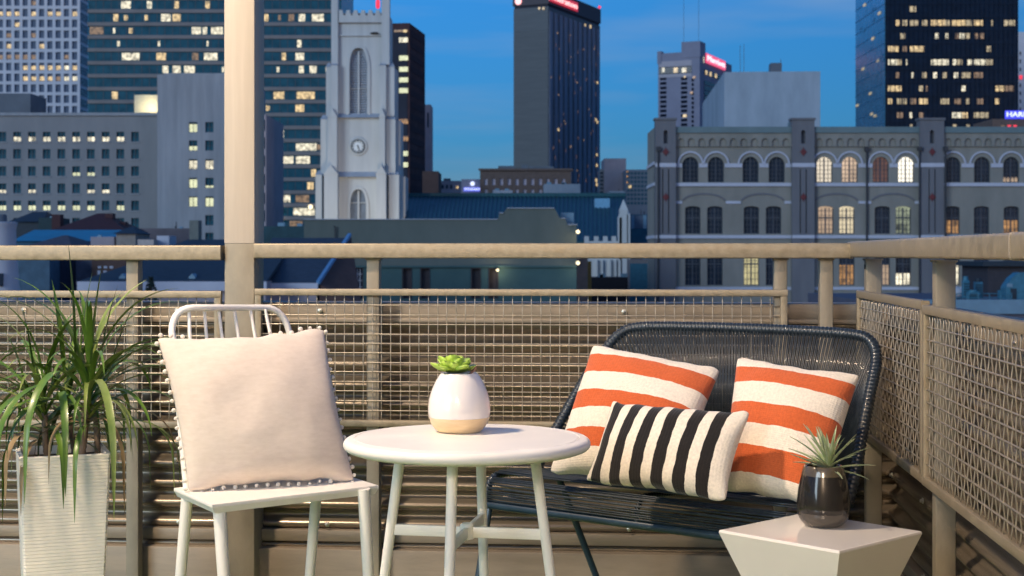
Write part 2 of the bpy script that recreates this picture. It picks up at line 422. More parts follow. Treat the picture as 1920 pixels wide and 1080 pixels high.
for (a, b, r0, r1) in ((W(352, 938, 4.0), (325, 4.03), .0165, .0135), (W(411, 953, 3.80), (433, 3.75), .0175, .014), (W(596, 925, 4.27), (572, 4.33), .0165, .0135), (W(682, 927, 4.045), (699, 4.06), .0175, .014)):
    a.z = zs - .006; f = V(((b[0] - PX0) / FPX * b[1], b[1], 0))
    MB().tube([L(a), L(a.lerp(f, .5)), L(f)], [r0, (r0 + r1) / 2, r1], 14).build('leg', white_m, ch, smooth=True)
def arc(p0, p1, p2, n=7): return [p0.lerp(p1, t / n).lerp(p1.lerp(p2, t / n), t / n) for t in range(n + 1)]
bl, tl = W(350, 917, 4.03), W(325, 640, 4.11); tr, brr = W(546, 640, 4.43), W(604, 893, 4.31)
bl.z = brr.z = zs - .004
ctl, ctr = W(320, 577, 4.13), W(520, 576, 4.43)
t1, t2, t3, t4 = W(322, 622, 4.12), W(362, 577, 4.155), W(494, 577, 4.385), W(542, 622, 4.43)
bow = [bl, bl.lerp(tl, .5), tl] + arc(t1, W(323, 578, 4.13), t2) + [t2.lerp(t3, .33), t2.lerp(t3, .66)] + arc(t3, W(531, 576, 4.43), t4) + [tr, tr.lerp(brr, .5), brr]
MB().tube([L(p) for p in bow], .0098, 12).build('back_bow', white_m, ch, smooth=True)
for i, px in enumerate((354, 383, 410, 439, 469, 497)):
    t = (px - 345) / 165; dt = 4.14 + .26 * t
    a = W(px, 580, dt); b = V(bl.lerp(brr, .07 + .76 * (i / 5))); 
    MB().tube([L(a), L(b)], .0048, 8).build('spindle', white_m, ch, smooth=True)

# --- cushions
def pillow(name, label, corners, T, mat, group=None, n=36, pinch=.055, sag=.0, seed=0, cat='cushion', back=.8, rnd=.028, wr=1.0):
    """corners TL, TR, BR, BL in the place; T = half thickness"""
    TL, TR, BR, BL = corners; c = (TL + TR + BR + BL) / 4
    nrm = ((TR - TL) + (BR - BL)).cross((TL - BL) + (TR - BR)).normalized()
    if nrm.y > 0: nrm = -nrm
    mb = MB(); mb.uv = []
    off = V((seed * 7.3, seed * 3.1, 0)); size = (TR - TL).length
    def P(s, t, side):
        e = max(0, (1 - s * s) * (1 - t * t))
        s2 = s * (1 - pinch * (1 - t * t) * abs(s) ** 3); t2 = t * (1 - pinch * (1 - s * s) * abs(t) ** 3)
        a, b = (s2 + 1) / 2, (t2 + 1) / 2
        p = BL.lerp(BR, a).lerp(TL.lerp(TR, a), b)
        p = c.lerp(p, 1 - rnd * (s * s * t * t) ** 6)
        h = T * (e ** .42) * (1 - .25 * s * s * t * t)
        q = V((s * 1.6, t * 1.6, 0)) + off
        w = noise.noise(q * 1.1) * .08 + noise.noise(q * 3.1 + V((5, 0, 0))) * .02 * wr
        fold = .045 * wr * sin(7 * (s + .5 * t) + 2.5 * noise.noise(q * 1.2)) * (abs(s) ** 2 * .7 + abs(t) ** 2 * .5) * min(1, e * 5)
        h *= 1 + w * 1.3 + fold
        p = p + nrm * (h if side > 0 else -h * back)
        p.z -= sag * (1 - s * s) * (t + 1) * .5
        ed = .010 * size * (noise.noise(q * 2.6 + V((0, 9, 0)))) * (abs(s) ** 6 + abs(t) ** 6) * 1.5
        return p + (TL - BL).normalized() * ed
    for side in (1, -1):
        b = len(mb.v)
        for j in range(n + 1):
            for i in range(n + 1):
                s = sin((i / n * 2 - 1) * pi / 2); t = sin((j / n * 2 - 1) * pi / 2)
                mb.v.append(tuple(P(s, t, side) - c)); mb.uv.append(((s + 1) / 2, (t + 1) / 2))
        for j in range(n):
            for i in range(n):
                q = (b + j * (n + 1) + i, b + j * (n + 1) + i + 1, b + (j + 1) * (n + 1) + i + 1, b + (j + 1) * (n + 1) + i)
                mb.f.append(q if side > 0 else q[::-1]); mb.m.append(0)
    me = mb.mesh(name, mat, smooth='all')
    bm = bmesh.new(); bm.from_mesh(me); bmesh.ops.remove_doubles(bm, verts=bm.verts, dist=.0004); bm.to_mesh(me); bm.free()
    o = obj(name, me, None, c, label=label, category=cat)
    if group: o['group'] = group
    return o, (lambda s, t: P(s, t, 1) - c), nrm
linen = pm('beige_linen', (.66, .56, .475), .95, 0, c2=(.73, .63, .545), scale=35, stretch=(1, 1, 3), bump=.25, bscale=420, sheen=.3, spec=.1)
pompom_m = pm('white_yarn', (.82, .75, .66), .95, 0, var=.06, scale=200, bump=.5, bscale=600, sheen=.4)
bpil, Pf, nn = pillow('beige_cushion', 'large beige linen cushion with white pom pom trim on the white chair',
    (W(295, 636, 4.03), W(607, 617, 4.30), W(664, 901, 4.14), W(353, 922, 3.955)), .092, linen, n=44, pinch=.06, seed=2, rnd=.008, wr=.8)
pm_me = MB()
for k in range(1):
    prof = [(.0008, -.0072)] + [(.0074 * cos(R(a)), .0074 * sin(R(a))) for a in (-60, -30, 0, 30, 60)] + [(.0008, .0072)]
    pm_me.lathe(prof, 8)
pm_me = pm_me.mesh('pom_pom', pompom_m, smooth='all')
rng = random.Random(5)
for e in range(4):
    for k in range(16):
        q = -1 + 2 * (k + .5) / 16
        s, t = ((q, 1), (1, q), (q, -1), (-1, q))[e]
        if e == 0 and -.62 < q < .22: continue
        p = Pf(s, t); out = p.normalized() * .009
        o = obj('pom_pom', pm_me, bpil, p + out + V((rng.uniform(-.002, .002), rng.uniform(-.003, .003), rng.uniform(-.003, .003))))
        o.scale = [rng.uniform(.72, .95)] * 3; o.rotation_euler = (rng.random() * 3, rng.random() * 3, 0)

# --- round table
tcx = V((-.108, 3.52, 0)); TZ = .68
tb = thing('round_table', 'round white metal bistro table carrying the white pot', 'table', tcx)
RT = .297; mb = MB()
prof = [(.001, TZ), (RT - .030, TZ), (RT - .028, TZ - .0025), (RT - .0265, TZ), (RT - .014, TZ - .0015)] + [(RT - .014 + .014 * sin(R(a)), TZ - .0155 + .014 * cos(R(a))) for a in (20, 40, 60, 80, 100, 120, 145, 170)] + [(RT - .02, TZ - .032), (RT - .05, TZ - .034), (.001, TZ - .034)]
mb.lathe(prof, 72).build('tabletop', white_m, tb, smooth=True)
A0 = R(-10)
def tleg(k, z):
    r = .163 + .087 * (.65 - z) / .65; a = A0 + k * pi / 2
    return V((r * cos(a), r * sin(a), z))
for k in range(4):
    MB().tube([tleg(k, .655), tleg(k, .3), tleg(k, 0)], [.0128, .0122, .0115], 14).build('leg', white_m, tb, smooth=True)
    e = tleg(k, .452); a = A0 + k * pi / 2
    T = Matrix.Rotation(a, 4, 'Z')
    MB().bbox(.016, e.length * 0 + (e.xy.length - .006), -.006, .006, .438, .464, .002, 'x', T=T).build('stretcher', white_m, tb, smooth=True)
MB().lathe([(.006, .432), (.017, .435), (.017, .468), (.013, .472), (.006, .470), (.006, .4705)], 18).build('stretcher_hub', white_m, tb, smooth=True)

# --- white pot with succulent
pc = V(((861 - PX0) / FPX * 3.62, 3.62, TZ))
glaze = pm('white_glaze', (.80, .74, .70), .22, 0, var=.02, scale=6, coat=.5)
bwood = pm('pale_wood_band', (.70, .50, .28), .5, 0, c2=(.80, .62, .38), scale=14, stretch=(1, 1, 4), coat=.2)
soil_m = pm('potting_soil', (.05, .035, .022), .95, 0, var=.5, scale=60, bump=.6, bscale=120)
pot = thing('white_pot', 'white glazed egg shaped pot with a pale wood base, on the round table', 'plant pot', pc)
def smoothprof(pts, n=5):
    out = []
    for i in range(len(pts) - 1):
        p0, p1, p2, p3 = pts[max(0, i - 1)], pts[i], pts[i + 1], pts[min(len(pts) - 1, i + 2)]
        for k in range(n):
            t = k / n; f = lambda a, b, c, d: .5 * (2 * b + (c - a) * t + (2 * a - 5 * b + 4 * c - d) * t * t + (3 * b - a - 3 * c + d) * t ** 3)
            out.append((f(p0[0], p1[0], p2[0], p3[0]), f(p0[1], p1[1], p2[1], p3[1])))
    return out + [pts[-1]]
low = smoothprof([(.046, 0), (.056, .004), (.069, .020), (.0752, .037)])
upp = smoothprof([(.0756, .0375), (.0772, .058), (.0725, .090), (.060, .122), (.047, .143)]) + [(.0445, .1455), (.041, .144), (.040, .132), (.001, .131)]
MB().lathe([(.001, .0005)] + low, 40).build('wood_base', bwood, pot, smooth=True)
MB().lathe([(.07, .0372)] + upp, 48).build('body', glaze, pot, smooth=True)
def petal(Ln, w, th, curl, tipw=.15, n=6):
    """fleshy or strap leaf lying along +x, curving up by curl (radians)"""
    mb = MB(); p = V((0, 0, 0)); e = 0
    rows = []
    for i in range(n + 1):
        t = i / n; ww = w * max(tipw * (1 - t) + .02, sin(pi * min(1, .06 + .90 * t ** 1.35)) ** .6)
        rows.append((p.copy(), ww, e)); e += curl / n
        p = p + V((cos(e), 0, sin(e))) * (Ln / n)
    for q, ww, e in rows:
        up = V((-sin(e), 0, cos(e)))
        mb.v += [tuple(q + V((0, -ww, 0)) + up * ww * .35), tuple(q + up * th * ww / w), tuple(q + V((0, ww, 0)) + up * ww * .35), tuple(q - up * th * ww / w)]
    for i in range(n):
        for k in range(4):
            mb.f.append((i * 4 + k, i * 4 + (k + 1) % 4, i * 4 + 4 + (k + 1) % 4, i * 4 + 4 + k)); mb.m.append(0)
    mb.f.append((0, 1, 2, 3)); mb.m.append(0)
    return mb
succ_m = pm('succulent_green', (.24, .42, .03), .4, 0, c2=(.48, .66, .10), scale=30, coat=.15, sub=.15)
su = thing('succulent', 'bright green succulent rosette growing in the white pot', 'plant', pc + V((-.012, -.004, .135)))
MB().lathe([(.001, 0), (.036, .002), (.001, .006)], 12).build('stem', soil_m, su)
rng = random.Random(11)
for ring, (cnt, ln, wd, el) in enumerate(((8, .058, .023, .10), (8, .050, .023, .30), (7, .040, .020, .55), (5, .026, .014, .9))):
    for k in range(cnt):
        me = petal(ln * rng.uniform(.9, 1.1), wd, .004, .5).mesh('leaf', succ_m, smooth='all')
        o = obj('leaf', me, su, (0, 0, .012 + ring * .005))
        o.rotation_euler = (rng.uniform(-.15, .15), -el + rng.uniform(-.12, .12), 2 * pi * (k + ring * .5) / cnt + rng.uniform(-.15, .15))
dry_m = pm('dry_leaf', (.25, .12, .09), .7, 0, var=.3, scale=40)
o = obj('dry_leaf', petal(.03, .009, .002, .9).mesh('dry_leaf', dry_m, smooth='all'), su, (.036, -.01, .008)); o.rotation_euler = (.4, -.25, -.2)

# --- angular side table
sL, sF, sR = W(1345, 998, 3.414), W(1568, 1029, 3.222), W(1728, 991, 3.460)
sct = (sL + sR) / 2; sct.z = 0; ang = atan2(sR.y - sF.y, sR.x - sF.x); hs = .168; SZ = .47
stb = thing('side_table', 'white glossy hourglass side table in front of the sofa', 'side table', sct, ang)
mb = MB(); secs = [(SZ, hs - .004), (SZ - .0012, hs - .0012), (SZ - .006, hs), (SZ - .235, .085), (.006, hs - .01), (0, hs - .012)]
vs = [V((sx * h, sy * h, z)) for z, h in secs for sx, sy in ((-1, -1), (1, -1), (1, 1), (-1, 1))]
mb.add(vs, [(0, 1, 2, 3), (23, 22, 21, 20)] + [(k * 4 + i, k * 4 + 4 + i, k * 4 + 4 + (i + 1) % 4, k * 4 + (i + 1) % 4) for k in range(5) for i in range(4)])
mb.build('body', white_g, stb)

# --- dark pot with air plant
dc_ = V(((1544 - PX0) / FPX * 3.50, 3.50, SZ))
dglaze = pm('dark_glaze', (.010, .0095, .011), .14, 0, c2=(.028, .024, .020), scale=7, stretch=(1, 1, .5), coat=.25, spec=.4)
dband = pm('grey_brown_glaze', (.048, .040, .033), .25, 0, c2=(.078, .066, .054), scale=8, coat=.3)
rimg = pm('bronze_rim_glaze', (.14, .105, .055), .2, 0, c2=(.05, .043, .036), scale=16, coat=.6)
dp = thing('dark_pot', 'glossy dark glazed pot with a grey base, on the angular side table', 'plant pot', dc_)
MB().lathe([(.001, .0005)] + smoothprof([(.036, 0), (.045, .003), (.058, .018), (.0612, .034)]), 40).build('base_band', dband, dp, smooth=True)
MB().lathe([(.055, .0338)] + smoothprof([(.0614, .0343), (.0632, .05), (.0600, .085), (.0525, .122)]), 48).build('body', dglaze, dp, smooth=True)
MB().lathe(smoothprof([(.0524, .1222), (.049, .135), (.0455, .143)]) + [(.043, .1445), (.040, .142), (.039, .13), (.001, .129)], 48).build('rim', rimg, dp, smooth=True)
air_m = pm('silver_green_leaf', (.20, .32, .09), .6, 0, c2=(.42, .43, .30), scale=14, sheen=.2)
ap = thing('air_plant', 'spiky silver green air plant growing in the dark pot', 'plant', dc_ + V((.012, -.004, .128)))
MB().lathe([(.001, 0), (.038, .002), (.001, .006)], 12).build('stem', soil_m, ap)
rng = random.Random(21)
def spike(Ln, w, curl, n=7):
    mb = MB(); p = V((0, 0, 0)); e = 0
    for i in range(n + 1):
        t = i / n; ww = w * (1 - t) ** .8 * (.75 + .6 * t) + .0004; up = V((-sin(e), 0, cos(e)))
        mb.v += [tuple(p + V((0, -ww, 0)) + up * ww * .7), tuple(p - up * .0008), tuple(p + V((0, ww, 0)) + up * ww * .7)]
        e += curl / n; p = p + V((cos(e), 0, sin(e))) * (Ln / n)
    for i in range(n):
        for k in range(2): mb.f.append((i * 3 + k, i * 3 + k + 1, i * 3 + k + 4, i * 3 + k + 3)); mb.m.append(0)
    return mb
for k in range(34):
    ring = k / 34; el = .12 + 1.25 * ring ** .8 + rng.uniform(-.12, .12)
    ln = rng.uniform(.085, .125) * (1.05 - .25 * abs(el - .8))
    o = obj('leaf', spike(ln, .0062, -rng.uniform(.05, .5) * (1.3 - el / 1.6)).mesh('leaf', air_m, smooth='all'), ap, (0, 0, .004 + .012 * ring))
    o.rotation_euler = (rng.uniform(-.3, .3), -el, k * 2.39996 + rng.uniform(-.2, .2))

# --- woven sofa
cord_m = pm('navy_cord', (.011, .017, .024), .34, 0, c2=(.025, .037, .050), scale=40, coat=.25)
tubem = pm('navy_steel', (.020, .042, .068), .35, 0, var=.2, scale=20, coat=.3)
so = V((-.071, 4.297, 0)); th = R(-38)
ex, ey = V((cos(th), sin(th), 0)), V((-sin(th), cos(th), 0)); WS = 1.0
sofa0 = so + ex * .5
sf = thing('woven_sofa', 'dark navy corded loveseat in the corner holding three striped cushions', 'sofa', sofa0, th)
def spline(pts, n=8):
    pts = [V(p) for p in pts]; out = []
    for i in range(len(pts) - 1):
        p0, p1, p2, p3 = pts[max(0, i - 1)], pts[i], pts[i + 1], pts[min(len(pts) - 1, i + 2)]
        for k in range(n):
            t = k / n
            out.append(.5 * (2 * p1 + (p2 - p0) * t + (2 * p0 - 5 * p1 + 4 * p2 - p3) * t * t + (3 * p1 - p0 - 3 * p2 + p3) * t ** 3))
    return out + [pts[-1]]
def resample(pts, step):
    ds = [0]
    for a, b in zip(pts, pts[1:]): ds.append(ds[-1] + (b - a).length)
    n = max(2, round(ds[-1] / step)); out = []; j = 0
    for i in range(n + 1):
        s = ds[-1] * i / n
        while j < len(ds) - 2 and ds[j + 1] < s: j += 1
        t = (s - ds[j]) / max(1e-9, ds[j + 1] - ds[j]); out.append(pts[j].lerp(pts[j + 1], t))
    return out
def wrapped(name, pts, r, n=10, step=.0032):
    q = resample(pts, step)
    MB().tube(q, [r * (1.0, .92, .79, .92)[i % 4] for i in range(len(q))], n).build(name, cord_m, sf, smooth='all')
hw = .435
backpts = spline([(-.515, .26, .455), (-.512, .30, .52), (-.497, .37, .62), (-.478, .455, .735), (-.458, .53, .82), (-.425, .565, .868), (-.365, .58, .887), (-.2, .588, .892), (0, .59, .893), (.2, .588, .892), (.365, .58, .887), (.425, .565, .868), (.458, .53, .82), (.478, .455, .735), (.497, .37, .62), (.512, .30, .52), (.515, .26, .455)])
backpts = [p + V((.022 * (p.z - .455) / .44, 0, 0)) for p in backpts]
wrapped('back_frame', backpts, .0175)
seatprof = spline([(.56, .452), (.40, .448), (.2, .456), (.09, .468), (.035, .466), (.008, .447), (.0, .42), (.0, .392)], 6) if False else spline([(0, .56, .452), (0, .40, .448), (0, .2, .456), (0, .09, .466), (0, .035, .464), (0, .008, .445), (0, 0, .42), (0, 0, .388)], 6)
SX = lambda y: .5 - .13 * (max(0, y) / .56) ** 1.6
for x in (-1, 1): wrapped('seat_side', [p + V((x * SX(p.y), 0, 0)) for p in seatprof], .012)
wrapped('seat_brace', [p + V((.02, 0, -.012)) for p in seatprof], .008)
MB().tube([(-.512, 0, .384), (.512, 0, .384)], .0125, 12).build('front_rail', tubem, sf, smooth=True)
MB().tube([(-.38, .56, .44), (.38, .56, .44)], .0105, 10).build('rear_rail', tubem, sf, smooth=True)
mb = MB(); q = resample(seatprof, .0064); rng = random.Random(9)
for i, p in enumerate(q[:-2]):
    a = rng.uniform(-.0012, .0012); sag = .016 * min(1, max(0, (p.y - .02) / .2)) * (1 - abs(p.y - .3) / .4 * .5)
    pts = []
    for k in range(13):
        x = (-1 + k / 6) * SX(p.y); s = 1 - abs(2 * ((k / 6) % 1) - 1) ** 2 if False else (1 - ((k % 6) / 3 - 1) ** 2 if k % 6 else 0)
        off = V((0, 0, .010)) if p.y > .03 else V((0, -.010, 0))
        pts.append(V((x, p.y + a, p.z - sag * s + a * 2)) + off)
    mb.tube(pts, .0034 if p.y > .05 else .0027, 5)
mb.build('seat_cords', cord_m, sf, smooth='all', kind='stuff')
mb = MB(); bp = resample(backpts, .0122); NB = len(bp)
for i, p in enumerate(bp):
    t = i / (NB - 1)
    if t < .03 or t > .97: continue
    bx = -.49 + .98 * t; bx = p.x * .55 + bx * .45 if abs(p.x) > .44 else bx * .35 + p.x * .65
    base = V((max(-.375, min(.375, bx * .78)), .553, .458))
    for s in (-.0024, .0024):
        m = p.lerp(base, .5) + V((0, .012, 0))
        mb.tube([p + V((s, -.010, 0)), m + V((s, 0, 0)), base + V((s, 0, 0))], .0021, 5)
mb.build('back_cords', cord_m, sf, smooth='all', kind='stuff')
inv = Matrix.Rotation(-th, 4, 'Z')
for pts in (((-.50, .01, .384), (-.535, -.045, 0)), ((-.45, .28, .44), (-.39, .47, 0)), ((.49, .01, .384), (.52, -.03, 0)), ((.45, .28, .44), (.39, .47, 0)), ):
    MB().tube(pts, .0105, 10).build('leg', tubem, sf, smooth=True)
S2W = Matrix.Translation(sofa0) @ Matrix.Rotation(th, 4, 'Z')
# striped cushions
Wt, Or, Bk = (.78, .70, .59), (.56, .115, .034), (.016, .014, .014)
orange = stripes('orange_stripes', [(.145, Wt), (.285, Or), (.43, Wt), (.57, Or), (.725, Wt), (.885, Or), (1, Wt)], 'v')
orange2 = stripes('wide_orange_stripes', [(.105, Wt), (.29, Or), (.445, Wt), (.60, Or), (.765, Wt), (.90, Or), (1, Wt)], 'v')
bands = [(.045, Wt)]; xx = .045
for k in range(6):
    bands.append((bands[-1][0] + .083, Bk)); bands.append((bands[-1][0] + .069 if k < 5 else 1, Wt))
bwm = stripes('black_stripes', bands, 'u')
k = .93
pillow('striped_cushion', 'orange and cream striped cushion leaning at the left, behind the lumbar cushion',
       (W(1112, 643, 4.62 * k), W(1353, 692, 4.42 * k), W(1278, 912, 4.18 * k), W(1028, 888, 4.42 * k)), .085, orange, 'orange striped cushions', seed=4, pinch=.075)
pillow('striped_cushion', 'orange and cream striped cushion at the right of the sofa, behind the spiky plant',
       (W(1382, 668, 4.36 * k), W(1614, 701, 4.14 * k), W(1538, 958, 3.95 * k), W(1350, 920, 4.18 * k)), .085, orange2, 'orange striped cushions', seed=8, pinch=.075)
pillow('lumbar_cushion', 'black and cream striped lumbar cushion in front of the two orange ones',
       (W(1147, 752, 4.22 * k), W(1408, 774, 4.00 * k), W(1362, 941, 3.90 * k), W(1095, 906, 4.16 * k)), .062, bwm, None, seed=12, pinch=.075)

# --- planter with dracaena
plw = pm('white_ribbed_ceramic', (.80, .745, .66), .5, 0, var=.05, scale=8, bump=.03, bscale=60)
plc = V(((117 - PX0) / FPX * 4.33, 4.33, 0)); pyaw = R(21)
pl = thing('tall_planter', 'tall tapered white ribbed planter at the left edge', 'planter', plc, pyaw)
PZ = .535; rows = []; nr = 54; prev = None
def hwid(z): return .106 + .021 * z / PZ
for i in range(nr):
    z = PZ * i / nr; rows += [(z + .0004, hwid(z) - .0024), (z + .0014, hwid(z)), (z + PZ / nr - .0010, hwid(z))]
rows += [(PZ, hwid(PZ) + .001), (PZ + .004, hwid(PZ)), (PZ + .004, hwid(PZ) - .012), (PZ - .03, hwid(PZ) - .014)]
vs = []
for z, h in rows:
    c_ = .006
    for sx, sy in ((-1, -1), (1, -1), (1, 1), (-1, 1)):
        a = (sx * (h - c_), sy * h, z); b = (sx * h, sy * (h - c_), z)
        vs += [a, b] if sx * sy < 0 else [b, a]
mb = MB(); mb.add(vs, [(k * 8 + i, k * 8 + (i + 1) % 8, k * 8 + 8 + (i + 1) % 8, k * 8 + 8 + i) for k in range(len(rows) - 1) for i in range(8)] + [tuple(range(8))[::-1]])
mb.build('body', plw, pl)
MB().box(-hwid(PZ) + .016, hwid(PZ) - .016, -hwid(PZ) + .016, hwid(PZ) - .016, PZ - .035, PZ - .02).build('soil', soil_m, pl)
leaf_m = pm('strap_leaf', (.034, .092, .010), .38, 0, c2=(.105, .19, .024), scale=9, coat=.15)
leaf_y = pm('strap_leaf_pale', (.10, .16, .03), .38, 0, c2=(.22, .27, .075), scale=8, coat=.15)
leaf_b = pm('dry_strap_leaf', (.16, .10, .045), .6, 0, c2=(.26, .19, .09), scale=8)
bark_m = pm('dracaena_bark', (.13, .09, .06), .85, 0, c2=(.22, .16, .11), scale=40, stretch=(1, 1, .4), bump=.6, bscale=70)
dz0 = PZ - .022
dr = thing('dracaena', 'green dracaena with long arching strap leaves in the white planter', 'plant', plc + V((0, 0, dz0)))
def strap(base, az, el, Ln, w, droop, pw=1.5, n=12, twist=0):
    mb = MB(); p = V(base); e = el; tw = 0
    for i in range(n + 1):
        t = i / n; ww = w * min(1, .55 + 2.2 * t) * (1 - max(0, (t - .45) / .55) ** 1.6) + .0005
        dirv = V((cos(az) * cos(e), sin(az) * cos(e), sin(e))); sd = V((-sin(az), cos(az), 0)); up = sd.cross(dirv) * -1
        sd2 = sd * cos(twist * t) + up * sin(twist * t); up2 = up * cos(twist * t) - sd * sin(twist * t)
        mb.v += [tuple(p - sd2 * ww + up2 * ww * .32), tuple(p), tuple(p + sd2 * ww + up2 * ww * .32)]
        e = el - droop * ((i + 1) / n) ** pw; e = max(e, -1.52)
        p = p + V((cos(az) * cos(e), sin(az) * cos(e), sin(e))) * (Ln / n)
    for i in range(n):
        for k in range(2): mb.f.append((i * 3 + k, i * 3 + k + 1, i * 3 + k + 4, i * 3 + k + 3)); mb.m.append(0)
    return mb
rng = random.Random(33)
stems = [(W(152, 845, 4.31), W(165, 742, 4.30), .011), (W(88, 848, 4.33), W(84, 775, 4.34), .009), (W(183, 840, 4.40), W(178, 760, 4.38), .009), (W(140, 848, 4.42), W(128, 770, 4.42), .008)]
for a, b, r in stems:
    a = a - plc; a.z = dz0; b = b - plc
    rows_ = resample([V((a.x, a.y, 0)), V((a.x * .5 + b.x * .5, a.y, b.z * .5 - dz0 * .5)), V((b.x, b.y, b.z - dz0))], .008)
    MB().tube(rows_, [r * (1.12 if i % 2 else .95) for i in range(len(rows_))], 9).build('trunk', bark_m, dr, smooth='all')
off = plc + V((0, 0, dz0))
def lf(o, *a, pale=False, **k):
    strap(o - off, *a, **k).build('leaf', leaf_b if pale == 2 else leaf_y if pale else leaf_m, dr, smooth='all')
heads = [(W(168, 745, 4.30), 52, 1.0), (W(82, 778, 4.34), 34, .95), (W(128, 772, 4.42), 20, .8)]
for hc, cnt, sc_ in heads:
    for k in range(cnt):
        t = k / cnt; az = k * 2.39996 + rng.uniform(-.3, .3)
        el = 1.42 - 1.15 * (1 - t) ** .9 + rng.uniform(-.15, .15)
        Ln = rng.uniform(.32, .46) * sc_; dp_ = rng.uniform(1.7, 3.0) * (1.3 - t) + .3
        lf(hc + V((0, 0, (.15 * t - .09) * sc_)), az, el, Ln, rng.uniform(.0055, .0092), dp_, pw=rng.uniform(1.2, 2.0), pale=(2 if t < .25 and rng.random() < .3 else rng.random() < .3), twist=rng.uniform(-.6, .6))
# the leaves that stand out in the view: upright spears and the long hanging ones
for px, py, dd, az, el, Ln, w, dr_ in ((140, 690, 4.27, pi, 1.54, .37, .0125, .06), (148, 700, 4.29, .4, 1.48, .30, .010, .1), (120, 700, 4.30, 2.6, 1.44, .28, .009, .15), (200, 720, 4.31, .1, 1.32, .27, .009, .25), (172, 690, 4.27, 0, 1.50, .30, .0125, .08), (186, 690, 4.28, .2, 1.40, .25, .010, .12), (158, 700, 4.27, pi, 1.25, .20, .011, .2), (66, 730, 4.3, pi, 1.45, .24, .009, .1), (85, 730, 4.3, 0, 1.40, .22, .009, .3), (50, 740, 4.3, pi, 1.35, .20, .008, .3)):
    lf(W(px, py, dd), az, el, Ln, w, dr_, pw=2)
for px, py, dd, az, el, Ln, w, dr_ in ((150, 725, 4.2, -1.7, .8, .60, .013, 3.0), (176, 715, 4.2, -.5, 1.0, .74, .014, 2.9), (188, 720, 4.22, -.2, 1.0, .84, .014, 2.75), (185, 730, 4.2, 0, .9, .66, .012, 2.6), (130, 740, 4.2, -2.0, .7, .50, .012, 2.9), (90, 760, 4.22, -2.6, .9, .74, .013, 2.9), (80, 760, 4.22, -1.8, .7, .52, .011, 2.9), (60, 760, 4.25, -2.9, .9, .52, .011, 2.5), (110, 750, 4.2, -1.2, .7, .46, .012, 3.0), (165, 735, 4.2, -1.1, .7, .62, .013, 2.9), (188, 712, 4.22, -.35, 1.05, .62, .012, 2.4), (60, 750, 4.25, -2.3, .95, .60, .011, 2.7), (192, 700, 4.25, -.1, .8, .36, .009, 1.3), (194, 720, 4.25, .15, .7, .44, .010, 1.9)):
    lf(W(px, py, dd), az, el, Ln, w * .82, dr_, pw=1.1, pale=(az in (-1.1, -.5)))

# ================================================================== CITY
GZ = -17.0
ground_m = pm('dark_asphalt', (.04, .04, .045), .9, 0, var=.3, scale=.05)
obj('ground', MB().add([(-2500, -60, GZ), (2500, -60, GZ), (2500, 4000, GZ), (-2500, 4000, GZ)], [(0, 1, 2, 3)]).mesh('ground', ground_m), kind='structure')
glass_t = pm('teal_glass', (.020, .088, .125), .2, 0, var=.3, scale=.6, spec=.35)
glass_d = pm('dark_glass', (.014, .024, .046), .25, 0, var=.4, scale=.8, spec=.25)
glass_n = pm('navy_glass', (.005, .013, .032), .25, 0, var=.3, scale=.5, spec=.15)
warm = lit('warm_window', (1, .72, .36), .95); white_l = lit('white_window', (1, .90, .66), 1.1); green_l = lit('pale_green_window', (.95, .97, .60), .95, .6, 1.15)
dim_l = lit('dim_window', (1, .62, .34), .30); hot_l = lit('bright_window', (1, .93, .78), 1.5, .8, 1.2, 1)
amber = lit('amber_window', (1, .50, .16), .55, .1, 1.2, 2.5); faint_l = lit('faint_window', (1, .5, .3), .13)
spot_l = lit('small_lamp', (1, .82, .5), 2.2, .9, 1.1)
mull_m = pm('dark_mullion', (.055, .065, .085), .5, .2)

class Bld:
    """box building placed by its nearest vertical edge; front face local y=0, x to the right"""
    def __init__(s, name, label, cat, c_px, d, yaw, front_px, side_px=None, t=12, side=None, group=None):
        th = R(yaw); s.ex = V((cos(th), sin(th))); s.ey = V((-sin(th), cos(th)))
        C = V(((c_px - PX0) / FPX * d, d))
        def solve(dr, px):
            k = (px - PX0) / FPX; return (k * C.y - C.x) / (dr.x - k * dr.y)
        L = solve(s.ex, front_px); s.w = abs(L)
        s.o = C if L > 0 else C + s.ex * L
        s.t = t if side_px is None else solve(s.ey, side_px)
        s.root = thing(name, label, cat, (s.o.x, s.o.y, GZ), th, group)
    def on(s, px, o, dr):
        k = (px - PX0) / FPX; return (k * o.y - o.x) / (dr.x - k * dr.y)
    def F(s, px, py, y=0):
        o = s.o + s.ey * y; u = s.on(px, o, s.ex); d = (o + s.ex * u).y
        return u, H - (py - PY0) / FPX * d - GZ
    def S(s, px, py, side):
        o = s.o + (s.ex * s.w if side == 'R' else V((0, 0))); u = s.on(px, o, s.ey); d = (o + s.ey * u).y
        return u, H - (py - PY0) / FPX * d - GZ
    def SM(s, side):      # maps (u, y, z) of a side face to local space, y outward-in
        if side == 'R': return Matrix(((0, -1, 0, s.w), (1, 0, 0, 0), (0, 0, 1, 0), (0, 0, 0, 1)))
        return Matrix(((0, 1, 0, 0), (1, 0, 0, 0), (0, 0, 1, 0), (0, 0, 0, 1)))
_cache = {}
def pane(parent, name, u, z, w, h, mat, face='F', B=None, y=-.03, th=.06):
    key = (name, round(w, 2), round(h, 2), mat.name)
    if key not in _cache: _cache[key] = MB().box(-w / 2, w / 2, 0, th, -h / 2, h / 2).mesh(name, mat)
    if face == 'F': return obj(name, _cache[key], parent, (u, y, z))
    if face == 'R': return obj(name, _cache[key], parent, (B.w - y, u, z), pi / 2)
    return obj(name, _cache[key], parent, (y, u, z), -pi / 2)
